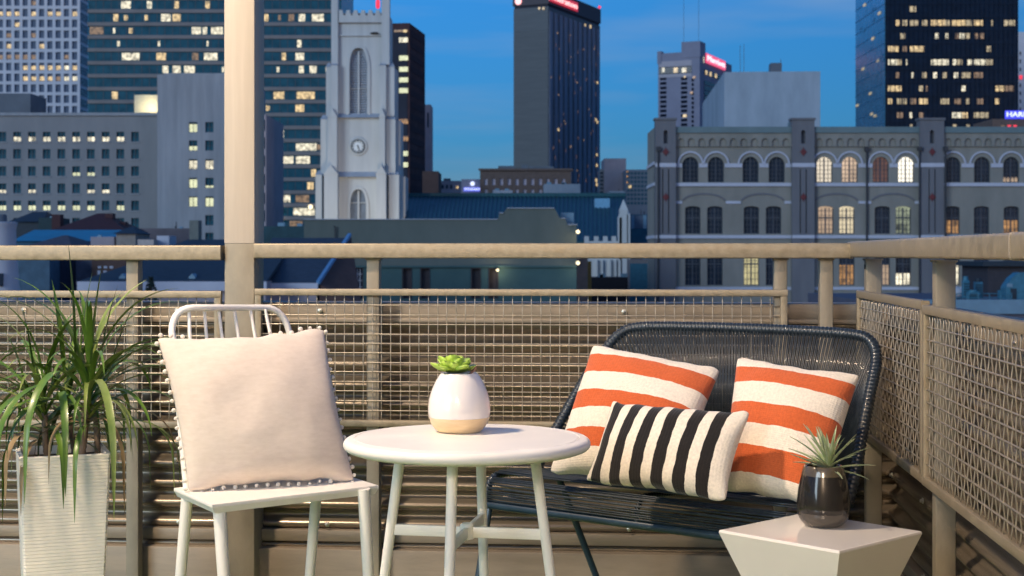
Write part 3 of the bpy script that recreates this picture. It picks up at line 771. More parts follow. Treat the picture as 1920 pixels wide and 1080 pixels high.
def win2(w, h, mats, lowfrac=.5, name='window'):
    """two-light window: recessed dark sashes, the lower panes may be lit (slot 2)"""
    key = ('w2', round(w, 2), round(h, 2), mats[2].name, lowfrac, mats[1].name)
    if key in _cache: return _cache[key]
    mb = MB(); f = w * .06; zl = -h / 2 + h * lowfrac
    mb.box(-w / 2, w / 2, .10, .16, -h / 2, h / 2, 1)
    mb.box(-f / 2, f / 2, 0, .12, -h / 2, h / 2, 0); mb.box(-w / 2, w / 2, .01, .11, -h / 2, -h / 2 + f, 0)
    for a, b in ((-w / 2 + f * .5, -f / 2), (f / 2, w / 2 - f * .5)): mb.box(a, b, .06, .10, -h / 2 + f, zl, 2)
    mb.box(-w / 2, w / 2, .02, .11, zl, zl + f * .7, 0)
    _cache[key] = mb.mesh(name, list(mats)); return _cache[key]

# ---- far left white grid tower
conc_w = pm('pale_precast', (.58, .57, .62), .8, 0, var=.08, scale=.3)
B = Bld('grid_tower', 'pale high rise with a dense grid of small square windows at the far left', 'building', 150, 350, 0, -48, 165)
grid_glass = pm('blue_grey_glass', (.075, .105, .17), .4, 0, spec=.3)
xs = [(-45.6 + 15.45 * i) for i in range(13)]; ys = [3.5 + 20.25 * i for i in range(11)]
hw_, hh = 4.9, 7.2
holes = []
ztop_ = B.F(0, -60)[1]
for px in xs[2:]:
    for py in ys:
        a, z = B.F(px, py); m_ = 350 / FPX; holes.append((a - hw_ * m_, a + hw_ * m_, z - hh * m_, z + hh * m_))
mb = MB(); mb.box(0, B.w, .5, B.t, 0, ztop_); mb.holewall(0, B.w, 0, ztop_, holes, 0, .5)
mb.build('wall', conc_w, B.root)
litset = {(0, 1): 1, (17, 1): 1, (33, 1): 1, (64, 1): 1, (95, 1): 1, (110, 1): 1, (141, 1): 1, (33, 2): 1, (17, 3): 2, (64, 3): 2, (17, 4): 1, (79, 4): 1, (2, 5): 2, (17, 5): 2, (33, 5): 2, (48, 5): 2, (64, 5): 2, (126, 5): 2, (48, 6): 1, (64, 6): 1, (79, 6): 1, (95, 6): 1, (110, 6): 1, (126, 6): 3, (141, 6): 1, (48, 7): 1, (64, 7): 1, (79, 7): 1, (95, 7): 1, (110, 7): 2, (126, 7): 3, (64, 10): 1, (79, 10): 1, (64, 0): 2, (141, 7): 3}
for (a, b, c, d), (px, j) in zip(holes, [(px, j) for px in xs[2:] for j in range(11)]):
    k_ = next((v for (q, jj), v in litset.items() if jj == j and abs(q - px) < 5), 0)
    pane(B.root, 'window', (a + b) / 2, (c + d) / 2, b - a, d - c, grid_glass, y=.40)
    if k_: pane(B.root, 'window', (a + b) / 2, (c + d) / 2 - (d - c) * .12, (b - a) * .86, (d - c) * .55, (warm, dim_l, white_l)[k_ - 1], y=.36, th=.04)
mb = MB()
for i in range(5): [mb.box(B.w, B.w + .12, B.t * (i + .3) / 5, B.t * (i + .7) / 5, ztop_ - 2 - 2.59 * (j + 1), ztop_ - 2.7 - 2.59 * j) for j in range(24)]
mb.build('side_glazing', glass_d, B.root)

# ---- banded glass tower
band_m = pm('tan_spandrel', (.21, .19, .19), .75, 0, var=.12, scale=.3)
B = Bld('banded_tower', 'wide dark glass office tower with tan floor bands behind the pale post', 'building', 165, 262, 0, 640, t=20)
m_ = 262 / FPX
MB().box(0, B.w, .4, B.t, 0, B.F(200, -60)[1]).build('core', glass_d, B.root)
fl_y = [-3.2 + 24.25 * i for i in range(19)]
for i, y in enumerate(fl_y):
    z = B.F(200, y)[1]
    MB().bbox(-.05, B.w + .05, -.15, .5, z - 3.6 * m_, z + 3.6 * m_, .05, 'x', seg=1).build('floor_band', band_m, B.root)
    zz = B.F(200, y + 12.1)[1]
    MB().box(0, B.w, .08, .38, zz - 8.4 * m_, zz + 8.4 * m_).build('glass_band', glass_t, B.root)
for i in range(1, 33):
    if i % 1 == 0:
        u = B.w * i / 33
        MB().box(u - .05, u + .05, .03, .09, B.F(200, 460)[1], B.F(200, -60)[1]).build('mullion', mull_m, B.root)
lits = [(236, 8, 18, 1), (280, 9, 9, 1), (331, 9, 8, 0), (389, 10, 8, 0), (217, 36, 9, 0), (236, 38, 7, 0), (274, 34, 6, 0), (311, 32, 18, 1), (331, 32, 15, 0), (181, 57, 26, 2), (214, 60, 4, 1), (245, 58, 7, 0), (368, 56, 17, 1), (384, 56, 8, 1), (407, 59, 22, 1), (222, 81, 5, 1), (298, 79, 4, 1), (389, 81, 3, 1), (245, 105, 33, 1), (302, 104, 18, 0), (366, 104, 12, 2), (395, 103, 25, 1), (310, 130, 11, 1), (331, 128, 15, 1), (355, 129, 20, 1), (418, 130, 4, 1), (215, 180, 11, 0),
    (499, 31, 8, 0), (524, 32, 5, 2), (546, 32, 10, 2), (566, 32, 12, 1), (596, 31, 22, 1), (561, 81, 8, 1), (532, 106, 8, 0), (562, 105, 16, 1), (521, 129, 5, 1), (565, 129, 9, 1), (587, 130, 13, 1), (613, 128, 5, 1), (523, 177, 20, 0), (573, 177, 34, 0), (562, 201, 16, 0), (502, 204, 7, 0), (522, 249, 20, 1), (504, 249, 5, 1), (574, 274, 38, 1), (597, 275, 7, 2), (511, 300, 15, 1), (540, 293, 20, 1), (568, 293, 26, 1), (588, 319, 9, 0), (519, 320, 4, 0), (525, 370, 38, 1), (567, 370, 25, 2), (520, 393, 18, 2), (570, 394, 40, 1), (555, 417, 24, 2), (512, 417, 16, 2), (505, 345, 9, 2), (582, 345, 12, 0)]
for k_, (px, py, w, kind) in enumerate(lits):
    row = min(fl_y, key=lambda q: abs(q + 12.1 - py)) + 12.1
    u, z = B.F(px, row); pane(B.root, 'lit_window', u, z, w * m_, (13.5 if w > 7 else 10) * m_, (warm, white_l, dim_l)[kind], y=.02, th=.06)
for px, py in ((526, 393), (526, 412), (583, 388)):
    u, z = B.F(px, py); o = MB().lathe([(.001, -.42), (.3, -.3), (.42, 0), (.3, .3), (.001, .42)], 8).build('floodlight', spot_l, B.root, loc=(u, -.6, z))
red_l = lit('red_sign_glow', (1, .03, .07), 1.2, .9, 1.1)
u, z = B.F(709, 8); 
MB().lathe([(.15, -.9), (.36, -.6), (.36, .5), (.15, .8)], 10).build('red_beacon', red_l, B.root, loc=(u, -.6, z))

# ---- beige office block and plain slab
off_m = pm('grey_limestone', (.205, .207, .222), .85, 0, c2=(.268, .266, .278), scale=.3, stretch=(1, 1, .35), detail=7, bump=.05, bscale=5)
slab_m = pm('weathered_concrete', (.235, .245, .27), .85, 0, c2=(.36, .37, .405), scale=.4, stretch=(2.2, 1, .22), bump=.1, bscale=3, detail=7)
B = Bld('office_block', 'long grey stone office block with rows of paired windows at the left', 'building', -60, 172, 0, 297, t=18)
m_ = 172 / FPX; cols = [-50.6 + 27.6 * i for i in range(12)]; cols = [4.4 + 27.65 * i for i in range(-2, 10)]; rws = [256.5, 288.8, 321, 353.3, 385.5, 418]
zt = B.F(0, 217)[1]; holes = []; keys = []
for ci, px in enumerate(cols):
    for ri, py in enumerate(rws):
        u, z = B.F(px, py); holes.append((u - 7.2 * m_, u + 7.2 * m_, z - 9.2 * m_, z + 9.2 * m_)); keys.append((ci - 2, ri))
mb = MB(); mb.box(0, B.w, .35, B.t, 0, zt - .1); mb.holewall(0, B.w, 0, zt, holes, 0, .36); mb.build('wall', off_m, B.root)
MB().box(-.2, B.w + .002, -.22, .2, zt, zt + .35).build('coping', slab_m, B.root)
lit_low = {(i, 0) for i in range(1, 9)} | {(i, 4) for i in range(0, 7)} | {(8, 4), (5, 2), (6, 2), (0, 3), (2, 3), (6, 3), (7, 3)}
for hle, (ci, ri) in zip(holes, keys):
    a, b, c, d = hle; isl = (ci, ri) in lit_low
    lm = (green_l if (ci * 3 + ri) % 3 else white_l) if isl else glass_t
    obj('window', win2(b - a, d - c, (mull_m, glass_t, lm), (.5 if ri in (0, 4) else .36) if isl else .5), B.root, ((a + b) / 2, .15, (c + d) / 2))
    pane(B.root, 'window_sill', (a + b) / 2, c - .06, b - a + .2, .12, slab_m, y=-.10, th=.25)
roofbox = pm('rooftop_grey', (.11, .13, .16), .8, 0, var=.15, scale=.4)
a = B.F(-40, 217, 3)[0]; b, z1 = B.F(57, 175, 3)
MB().box(a, b, 3, 9, zt + .01, z1).build('plant_room', roofbox, B.root)
a = B.F(252, 217, 2)[0]; b, z1 = B.F(296, 178, 2)
MB().box(a, b, 2, 8, zt + .01, z1).build('stair_house', pm('cream_render', (.5, .47, .38), .8, 0), B.root)
lamp('stair_house_lamp', 'POINT', 110, (1, .86, .5), B.root.matrix_basis @ V((b - .7, .6, z1 - 1.6)), shadow_soft_size=.15)

B = Bld('concrete_slab_tower', 'plain streaked concrete slab with two columns of windows beside the pale post', 'building', 295, 164, 0, 452, t=16)
m_ = 164 / FPX; zt = B.F(0, 140)[1]; holes = []; keys = []
for ci, px in enumerate((362, 392.5)):
    for ri, py in enumerate((238.5, 273, 308, 343, 378, 413, 446)):
        if ci == 0 and ri >= 5: continue
        u, z = B.F(px, py); holes.append((u - 7.7 * m_, u + 7.7 * m_, z - 9.6 * m_, z + 9.6 * m_)); keys.append((ci, ri))
mb = MB(); mb.box(0, B.w, .35, B.t, 0, zt - .1); mb.holewall(0, B.w, 0, zt, holes, 0, .36); mb.build('wall', slab_m, B.root)
for (a, b, c, d), (ci, ri) in zip(holes, keys):
    isl = (ci == 0 and ri <= 4) or (ci == 1 and ri in (2, 3, 4))
    fr = {(0, 0): .8, (0, 1): .45, (0, 2): .85, (1, 2): .85, (0, 3): .85, (1, 3): .25, (0, 4): .9, (1, 4): .85}.get((ci, ri), .5)
    obj('window', win2(b - a, d - c, (mull_m, glass_t, (green_l if ri != 2 else white_l) if isl else glass_t), fr), B.root, ((a + b) / 2, .15, (c + d) / 2))
a = B.F(330, 140, 4)[0]; b, z1 = B.F(318, 138, 4)
MB().box(.6, B.w, .6, 1.1, zt - .1, zt + .25).build('parapet', slab_m, B.root)
lav_m = pm('lavender_render', (.34, .29, .32), .85, 0, var=.1, scale=.4)
B = Bld('narrow_building', 'narrow mauve building edge just right of the pale post', 'building', 440, 158, 0, 499, t=12)
MB().box(0, B.w, 0, B.t, 0, B.F(0, 215)[1]).build('wall', lav_m, B.root)
for py in (235, 268, 302, 337, 372, 405):
    u, z = B.F(494.5, py); pane(B.root, 'window', u, z, .28, 1.2, glass_d, y=-.02)

# ---- church tower
stone = pm('white_stucco', (.49, .485, .48), .75, 0, c2=(.60, .595, .59), scale=.5, stretch=(3, 1, .3), bump=.05, bscale=4, detail=6)
ct_m = pm('lead_capping', (.34, .37, .43), .7, 0, var=.1, scale=.8)
D = 150.0; m_ = D / FPX
B = Bld('church_tower', 'white gothic church tower with a clock and pointed windows', 'church tower', 633, D, 0, 728, t=96 * m_)
X = lambda px: (px - 633) * m_
Z = lambda py: H - (py - PY0) * m_ - GZ
def lancet(cx, hw2, y0, y1, n=9, grow=0):
    """pointed arch outline: sill row y1, tip row y0, px half width"""
    a, c = X(cx), hw2 * m_ + grow; zb, ztip = Z(y1) - grow, Z(y0) + grow
    hgt = min(ztip - zb, c * 2.1); zsp = ztip - hgt
    lp = [(a - c, zb), (a + c, zb)]
    for k in range(n + 1):
        t = k / n; lp.append((a + c * cos(t * pi / 2) ** .75 if k < n else a, zsp + hgt * sin(t * pi / 2) ** 1.05))
    for k in range(n - 1, -1, -1):
        t = k / n; lp.append((a - c * cos(t * pi / 2) ** .75, zsp + hgt * sin(t * pi / 2) ** 1.05))
    return lp
up_l, lo_l = lancet(672, 16.5, 90, 213), lancet(671.5, 15, 355, 425)
mb = MB(); mb.box(0, B.w, .6, B.t, 0, Z(24))
mb.plate([(0, 0), (B.w, 0), (B.w, Z(24)), (0, Z(24))], [up_l, lo_l], 0, .6)
mb.build('shaft', stone, B.root)
# parapet with battlements
mb = MB(); mb.box(X(636), X(726), -.35, .4, Z(43), Z(26)); mb.box(X(636), X(726), -.2, .1, Z(68), Z(66))
mb.build('parapet', stone, B.root)
mw = 90 * m_ / 13
for k in range(0, 13, 2): MB().box(X(636) + k * mw, X(636) + (k + 1) * mw, -.35, .4, Z(26) + .002, Z(20)).build('merlon', stone, B.root)
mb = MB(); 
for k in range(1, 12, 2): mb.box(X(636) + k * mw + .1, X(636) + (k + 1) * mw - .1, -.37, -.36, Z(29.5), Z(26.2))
mb.build('embrasure_shade', pm('painted_shade', (.05, .06, .08), .8), B.root)  # dark strips below the gaps: embrasure shade put into the colour
mb = MB(); mb.prism([(X(695), Z(64)), (X(710), Z(64)), (X(710), Z(62)), (X(704), Z(61)), (X(695), Z(62.5))], -.5, -.05)
mb.build('floodlight', pm('black_fitting', (.02, .02, .02), .5), B.root)
# lancet windows
def ring(outer, inner, y0, y1, name, mat):
    mb = MB(); n = len(outer)
    vs = [V((x, y, z)) for y, lp in ((y0, outer), (y0, inner), (y1, outer), (y1, inner)) for x, z in lp]
    fs = []
    for i in range(1, n):
        j = (i + 1) % n
        fs += [(i, j, n + j, n + i), (i, 2 * n + i, 2 * n + j, j), (n + i, n + j, 3 * n + j, 3 * n + i)]
    mb.add(vs, fs); return mb.build(name, mat, B.root)
ring(lancet(672, 16.5, 90, 213, grow=.32), up_l, -.14, .02, 'hood_mould', stone)
ring(lancet(671.5, 15, 355, 425, grow=.3), lo_l, -.14, .02, 'hood_mould', stone)
mb = MB().prism(up_l, .5, .58); lw = mb.build('louvre_window', pm('grey_louvre', (.30, .33, .39), .7, 0), B.root)
nl = 24
for k in range(nl):
    z = Z(212) + (Z(100) - Z(212)) * k / nl; c = 16 * m_ * (1 if k < nl * .74 else max(.15, 1 - ((k - nl * .74) / (nl * .29)) ** 1.7))
    T = Matrix.Translation((X(672), .40, z)) @ Matrix.Rotation(R(28), 4, 'X')
    MB().box(-c, c, -.12, .12, -.025, .025, T=T).build('slat', pm('louvre_slat', (.46, .49, .55), .7, 0) if k == 0 else bpy.data.materials['louvre_slat'], lw)
MB().box(X(672) - .09, X(672) + .09, .18, .3, Z(213), Z(96)).build('mullion', stone, lw)
MB().box(X(656), X(688), .2, .29, Z(166), Z(165)).build('transom', stone, lw)
mb = MB().prism(lo_l, .5, .58); lw = mb.build('lancet_window', pm('leaded_glass', (.16, .19, .24), .4, 0, var=.2, scale=3), B.root)
MB().box(X(671.5) - .09, X(671.5) + .09, .25, .45, Z(425), Z(357)).build('mullion', stone, lw)
MB().box(X(657), X(686.5), .27, .44, Z(380.5), Z(379)).build('transom', stone, lw)
# clock
T = Matrix.Translation((X(671.5), -.02, Z(274.5))) @ Matrix.Rotation(pi / 2, 4, 'X')
ck = MB().lathe([(.001, .0), (15.5 * m_, 0), (17 * m_, .02), (17.5 * m_, .10), (15.5 * m_, .16), (14 * m_, .12), (.001, .12)], 40, T=T).build('clock', stone, B.root, smooth=True)
MB().lathe([(12.8 * m_, .12), (12.8 * m_, .24), (11.3 * m_, .26), (11.2 * m_, .2)], 40, T=T, cap=False).build('bezel', pm('dark_bezel', (.05, .055, .06), .5), ck)
MB().lathe([(.001, .14), (11.3 * m_, .14), (11.2 * m_, .17), (.001, .17)], 40, T=T).build('dial', pm('white_dial', (.80, .80, .80), .5), ck)
bkm = pm('black_hands', (.015, .015, .015), .6)
for k in range(12):
    TT = T @ Matrix.Rotation(-k * pi / 6, 4, 'Z')
    w_ = .05 if k % 3 else .075
    MB().box(-w_, w_, .44, .57, .171, .19, T=TT).build('hour_mark', bkm, ck)
for ang_, ln, w_ in ((-5.45 * 30, .30, .055), (-27 * 6, .46, .035)):
    TT = T @ Matrix.Rotation(R(ang_), 4, 'Z')
    MB().box(-w_, w_, -.12, ln, .2, .22, T=TT).build('clock_hand', bkm, ck)
lamp('church_floodlight', 'SPOT', 1000, (1, .86, .62), B.root.matrix_basis @ V((X(700), -13, Z(470))), (R(118), 0, R(4)), spot_size=R(75), spot_blend=.8, shadow_soft_size=.3)
# string courses
for y0, y1, pr in ((213.5, 221, .45), (322, 332, .6)):
    mb = MB(); mb.prism([(-pr, Z(y1)), (0, Z(y1)), (0, Z(y0))], X(634), X(727), T=Matrix.Rotation(pi / 2, 4, 'Z') @ Matrix.Scale(-1, 4, V((0, 1, 0)))) if False else mb.add([(X(634), -pr, Z(y1)), (X(727), -pr, Z(y1)), (X(727), 0, Z(y1)), (X(634), 0, Z(y1)), (X(634), 0, Z(y0)), (X(727), 0, Z(y0))], [(0, 1, 5, 4), (0, 3, 2, 1), (0, 4, 3), (1, 2, 5)])
    mb.build('string_course', ct_m, B.root)
# stepped corner buttresses
def buttress(xa, xb, y0, y1, out, gable=False, side=None, yb=.6):
    """front-facing pier from row y1 up to row y0, sloping cap or gable on top"""
    mb = MB(); zt, zb = Z(y0), Z(y1)
    mb.box(xa, xb, -out, yb, zb, zt)
    cap = 14 * m_
    if gable:
        mc = (xa + xb) / 2
        mb2 = MB(); mb2.prism([(xa - .06, zt), (xb + .06, zt), (mc, zt + cap * 1.25)], -out - .06, .02)
    else:
        mb2 = MB(); mb2.add([(xa - .05, -out - .05, zt), (xb + .05, -out - .05, zt), (xb + .05, yb, zt), (xa - .05, yb, zt), (xa + .2, 0, zt + cap * .6), (xb - .2, 0, zt + cap * .6)], [(0, 1, 5, 4), (0, 4, 3), (1, 2, 5), (2, 3, 4, 5)])
    b_ = mb.build('buttress', stone, B.root); mb2.build('cap', ct_m if not gable else stone, b_)
    return b_
t_ = B.t
for xa, xb in ((622, 634.5), (716, 731)): buttress(X(xa), X(xb), -40, 122, .43)
for xa, xb in ((622, 635), (713, 725)): buttress(X(xa), X(xb), 124, 218, .75, yb=.7)
for xa, xb in ((612, 622), (725.2, 740)): buttress(X(xa), X(xb), 126, 218, .3, yb=1.6)
for xa, xb in ((617, 634), (713, 723.5)): buttress(X(xa), X(xb), 222, 330, 1.1, gable=True, yb=.8)
for xa, xb in ((602, 616.9), (724, 742)): buttress(X(xa), X(xb), 224, 330, .4, yb=2)
for xa, xb in ((611, 636), (708, 726)): buttress(X(xa), X(xb), 328, 470, 1.5, gable=True, yb=.9)
for xa, xb in ((593, 605), (730, 749)): buttress(X(xa), X(xb), 328, 470, .6, yb=2.4)
mb = MB()
for z0, z1, o in ((124, 218, .65), (224, 330, 1.2), (330, 470, 1.7)):
    for ya, yb in ((.9, 2.2), (t_ - 2.0, t_ - .6)): mb.box(B.w + .002, B.w + o, ya + o * .01, yb, Z(z1), Z(z0))
mb.build('side_buttress', stone, B.root)
mb = MB(); mb.box(B.w, B.w + .4, 2.4, t_ - 2.2, Z(470), Z(222)); mb.build('side_wall', stone, B.root)

# ---- dark brown tower and slim neighbours
brown = pm('brown_granite', (.075, .042, .046), .85, 0, var=.25, scale=.5, spec=.1)
darkc = pm('dark_cladding', (.032, .036, .055), .7, 0, var=.2, scale=.4, spec=.15)
B = Bld('brown_tower', 'slim dark brown tower right of the church tower with a column of lit windows', 'building', 768, 250, -8, 705, 797)
zt = B.F(768, 43)[1]; m_ = 250 / FPX
mb = MB(); mb.box(0, B.w, 0, B.t, 0, zt); mb.build('wall', brown, B.root)
a = B.F(706, 60)[0]; b = B.F(764, 60)[0]
fc = MB().box(a, b, -.12, -.01, 0, zt - 1).build('glazed_front', darkc, B.root)
for py, kind in ((75, 1), (109, 0), (130, 0), (150, 0), (170, 0), (228, 2), (260, 2), (288, 0), (309, 0)):
    u, z = B.F(757, py); pane(B.root, 'lit_window', u, z, 17 * m_, 9 * m_, (green_l, white_l, amber)[kind], y=-.2)
u, z = B.F(752, 58); pane(B.root, 'lit_window', u, z, 26 * m_, 4 * m_, dim_l, y=-.2)
u, z = B.F(760, 58.5); pane(B.root, 'lit_window', u, z, 7 * m_, 5 * m_, warm, y=-.26)
mb = MB()
for k in range(30):
    z = zt - 2 - k * 22.5 * m_
    if z > 4:
        mb.box(B.w, B.w + .05, .6, B.t - .6, z, z + 11 * m_)
mb.build('side_glazing', pm('brown_glass', (.05, .03, .038), .8, 0, spec=.1), B.root)
B = Bld('slim_tower', 'slim mauve tower edge behind the dark brown tower', 'building', 790, 320, 0, 808, t=8)
MB().box(0, B.w, 0, B.t, 0, B.F(0, 196)[1]).build('wall', lav_m, B.root)
u, z = B.F(802.5, 225); pane(B.root, 'window', u, z, .35, 3.2, glass_d)
brick_m = pm('red_brown_brick', (.085, .048, .042), .85, 0, var=.2, scale=1.5)
B = Bld('brick_block', 'low red brown block at the foot of the dark brown tower', 'building', 792, 235, 0, 822, t=10)
MB().box(0, B.w, 0, B.t, 0, B.F(0, 321)[1]).build('wall', brick_m, B.root)

# ---- central dark tower with the red sign
cl_m = pm('ribbed_grey_panel', (.058, .072, .090), .6, 0, c2=(.082, .098, .118), scale=.25, stretch=(.4, 1, 6))
bronze = pm('bronze_glass_wall', (.20, .225, .29), .7, 0, var=.25, scale=.3, stretch=(6, 6, .2), spec=.12)
B = Bld('dark_hotel_tower', 'tall dark hotel tower with a glowing red sign along its top', 'building', 1028, 430, -25, 963, 1125)
zt = B.F(1028, -22)[1]; m_ = 430 / FPX
MB().box(0, B.w, 0, B.t, 0, zt - 34 * m_).build('wall', cl_m, B.root)
MB().box(.2, B.w - .2, .2, B.t - .2, zt - 34 * m_ - .002, zt - .1).build('crown', darkc, B.root)
MB().box(-.2, B.w + .2, -.2, B.t + .2, zt - 29 * m_, zt).build('sign_band', pm('plum_fascia', (.035, .028, .045), .6), B.root)
for k in range(52):
    z = B.F(1000, 58 + k * 5.2)[1]
    MB().box(.3, B.w - .3, -.12, 0, z - .07, z + .07).build('ledge', cl_m, B.root)
nb = 11
for k in range(nb):
    ya = B.t * (k + .12) / nb; yb = B.t * (k + .72) / nb
    MB().box(B.w - .1, B.w + .3, ya, yb, 0, zt - 42 * m_).build('window_bay', bronze, B.root)
rng = random.Random(17)
for px, py, s_ in ((1012, 16, 1), (1020, 16, 1.1), (1095, 47, 1.2), (1105, 50, 1.5), (1043, 62, .9), (1067, 66, .7), (1068, 107, .6), (1093, 93, .6), (1045, 243, 1.3), (1118, 155, 1.2), (1115, 224, 1.2), (1118, 229, 1.3), (1117, 290, 1.2), (1117, 310, 1.3), (1116, 338, 1.6), (1117, 346, 1.4), (1068, 275, 1), (1080, 155, .7), (1045, 178, .7), (1102, 205, .7), (1058, 232, .7), (1093, 263, .6), (1080, 320, .7), (1056, 227, .6), (1093, 130, .6), (1112, 92, .7), (1031, 145, .7)):
    if px < 1028: u, z = B.F(px, py); pane(B.root, 'lit_window', u, z, s_ * 4 * m_, s_ * 4 * m_, warm, y=-.4)
    else:
        u, z = B.S(px, py, 'R'); pane(B.root, 'lit_window', u, z, s_ * 6 * m_, s_ * 4.2 * m_, warm if s_ > 1 else dim_l, 'R', B, y=-.42)
for k in range(46):
    u, z = B.S(rng.uniform(1034, 1120), rng.uniform(60, 350), 'R'); pane(B.root, 'lit_window', u, z, 2.2 * m_, rng.uniform(4, 8) * m_, faint_l, 'R', B, y=-.36)
for px, py in ((1074, 1), (1123, 18)):
    u, z = B.S(px, py, 'R'); MB().lathe([(.001, -.6), (.6, 0), (.001, .6)], 8).build('aviation_lamp', red_l, B.root, loc=(B.w + .2, u, zt + .6))
def text(name, body, size, mat, parent, loc, rot, depth=.15, width=None):
    cu = bpy.data.curves.new(name, 'FONT'); cu.body = body; cu.size = size; cu.extrude = depth; cu.align_x = 'CENTER'; cu.align_y = 'CENTER'; cu.resolution_u = 2
    o = bpy.data.objects.new(name, cu)
    col.objects.link(o)
    dg = bpy.context.evaluated_depsgraph_get(); me = bpy.data.meshes.new_from_object(o.evaluated_get(dg)); bpy.data.objects.remove(o)
    me.materials.clear(); me.materials.append(mat); me.name = name
    if width:
        w0 = max(v.co.x for v in me.vertices) - min(v.co.x for v in me.vertices)
        for v in me.vertices: v.co.x *= width / w0
    o = obj(name, me, parent, loc); o.rotation_euler = rot; return o
sign_red = lit('sign_red_white', (1, .42, .42), 1.9, .95, 1.05); sign_back = lit('sign_red_halo', (1, .03, .06), .5, .9, 1.1)
ua, za = B.S(1030, -6, 'R'); ub, zb = B.S(1078, 9, 'R'); uc = (ua + ub) / 2; zc = zt - 15 * m_
sg = MB().box(B.w + .2, B.w + .6, ua - 1, ub + 1, zc - 8.5 * m_, zc + 8.5 * m_).build('sign_panel', sign_back, B.root)
text('lettering', 'Sheraton', 15 * m_, sign_red, sg, (B.w + .75, uc, zc), (pi / 2, 0, pi / 2), width=abs(ub - ua))
u, z = B.F(973, 3); T = Matrix.Translation((u, -.3, z)) @ Matrix.Rotation(pi / 2, 4, 'X')
MB().lathe([(.001, .0), (6.5 * m_, 0), (6.5 * m_, .3), (.001, .3)], 18, T=T).build('round_emblem', sign_red, B.root)

# ---- low far blocks between the towers
B = Bld('pale_block', 'low mauve block on the skyline left of the small blue sign', 'building', 822, 300, 0, 864, t=10)
MB().box(0, B.w, 0, B.t, 0, B.F(0, 339)[1]).build('wall', lav_m, B.root)
MB().box(1, 2.4, 1, 3, B.F(0, 339)[1], B.F(0, 334)[1]).build('plant_room', roofbox, B.root)
u, z = B.F(857, 351); pane(B.root, 'lit_window', u, z, .5, .5, warm, y=-.1)
for px in (830, 838, 846): u, z = B.F(px, 350); pane(B.root, 'window', u, z, .45, .8, glass_d, y=-.05)
sign_blue = lit('sign_blue_white', (.62, .70, 1), 1.7, .95, 1.05)
B = Bld('sign_block', 'small pale building with a glowing blue and white sign on the skyline', 'building', 865, 280, 0, 901, t=10)
MB().box(0, B.w, 0, B.t, 0, B.F(0, 336)[1]).build('wall', pm('pale_lilac_render', (.34, .32, .40), .8, 0), B.root)
m_ = 280 / FPX; u, z = B.F(885.5, 355)
sp = MB().box(u - 16 * m_, u + 16 * m_, -.25, 0, z - 3.6 * m_, z + 3.6 * m_).build('sign_panel', lit('sign_blue', (.16, .2, 1), .9, .95, 1.05), B.root)
text('lettering', 'WYNDHAM', 6.5 * m_, sign_blue, sp, (u, -.32, z), (pi / 2, 0, 0), width=30 * m_)
u, z = B.F(886, 344.5); T = Matrix.Translation((u, -.1, z)) @ Matrix.Rotation(pi / 2, 4, 'X')
MB().lathe([(.001, 0), (4 * m_, 0), (4 * m_, .25), (.001, .25)], 14, T=T).build('round_lamp', sign_blue, B.root)
B = Bld('brick_warehouse', 'long brown brick building with two rows of small windows below the dark tower', 'building', 900, 245, 0, 1071, t=14)
m_ = 245 / FPX; zt = B.F(0, 320)[1]; brn = pm('brown_brick', (.13, .088, .075), .85, 0, var=.15, scale=1.2)
holes = []
for ri, py in enumerate((341, 361)):
    for k in range(11):
        u, z = B.F(911.5 + 14.55 * k, py); holes.append((u - 3 * m_, u + 3 * m_, z - 6 * m_, z + 6 * m_))
mb = MB(); mb.box(0, B.w, .3, B.t, 0, zt - .1); mb.holewall(0, B.w, 0, zt, holes, 0, .3); mb.build('wall', brn, B.root)
MB().box(-.25, B.w + .25, -.35, .3, zt, zt + .35).build('cornice', brn, B.root)
wlilac = pm('curtained_window', (.42, .36, .42), .5, 0, var=.2, scale=.6)
for a, b, c, d in holes: pane(B.root, 'window', (a + b) / 2, (c + d) / 2, b - a, d - c, wlilac, y=.2)
for xa, xb, y0 in ((934, 965, 311), (978, 990, 309), (992, 1038, 312)):
    MB().box(B.F(xa, 0, 4)[0], B.F(xb, 0, 4)[0], 4, 8, zt, B.F(0, y0, 4)[1]).build('plant_room', roofbox, B.root)
B = Bld('mauve_tower', 'mauve apartment tower right of the dark hotel tower', 'building', 1133, 330, 0, 1174, t=12)
m_ = 330 / FPX; MB().box(0, B.w, 0, B.t, 0, B.F(0, 297)[1]).build('wall', lav_m, B.root)
MB().box(B.F(1125, 0)[0], 0, 1, 8, 0, B.F(0, 317)[1]).build('side_wing', off_m, B.root)
for k in range(7):
    u, z = B.F(1128.5, 324 + 7.2 * k); pane(B.root, 'balcony', u, z, 6 * m_, 3 * m_, glass_d, y=.9)
B = Bld('grid_block', 'blue grey gridded block on the skyline beside the arched building', 'building', 1174, 320, 0, 1226, t=12)
m_ = 320 / FPX; MB().box(0, B.w, 0, B.t, 0, B.F(0, 318)[1]).build('wall', pm('blue_grey_panel', (.17, .19, .23), .8, 0), B.root)
for j in range(8):
    for k in range(6):
        u, z = B.F(1178 + 6.6 * k, 325 + 8 * j); pane(B.root, 'window', u, z, 4.6 * m_, 4.6 * m_, glass_t, y=-.06)
u, z = B.F(1181, 350); pane(B.root, 'lit_window', u, z, 5 * m_, 5 * m_, warm, y=-.3)
for px, py in ((1172, 322), (1172, 331), (1172, 342)):
    u, z = B.F(1176, py); pane(B.root, 'lit_window', u, z, 3 * m_, 3 * m_, amber, y=-.2)

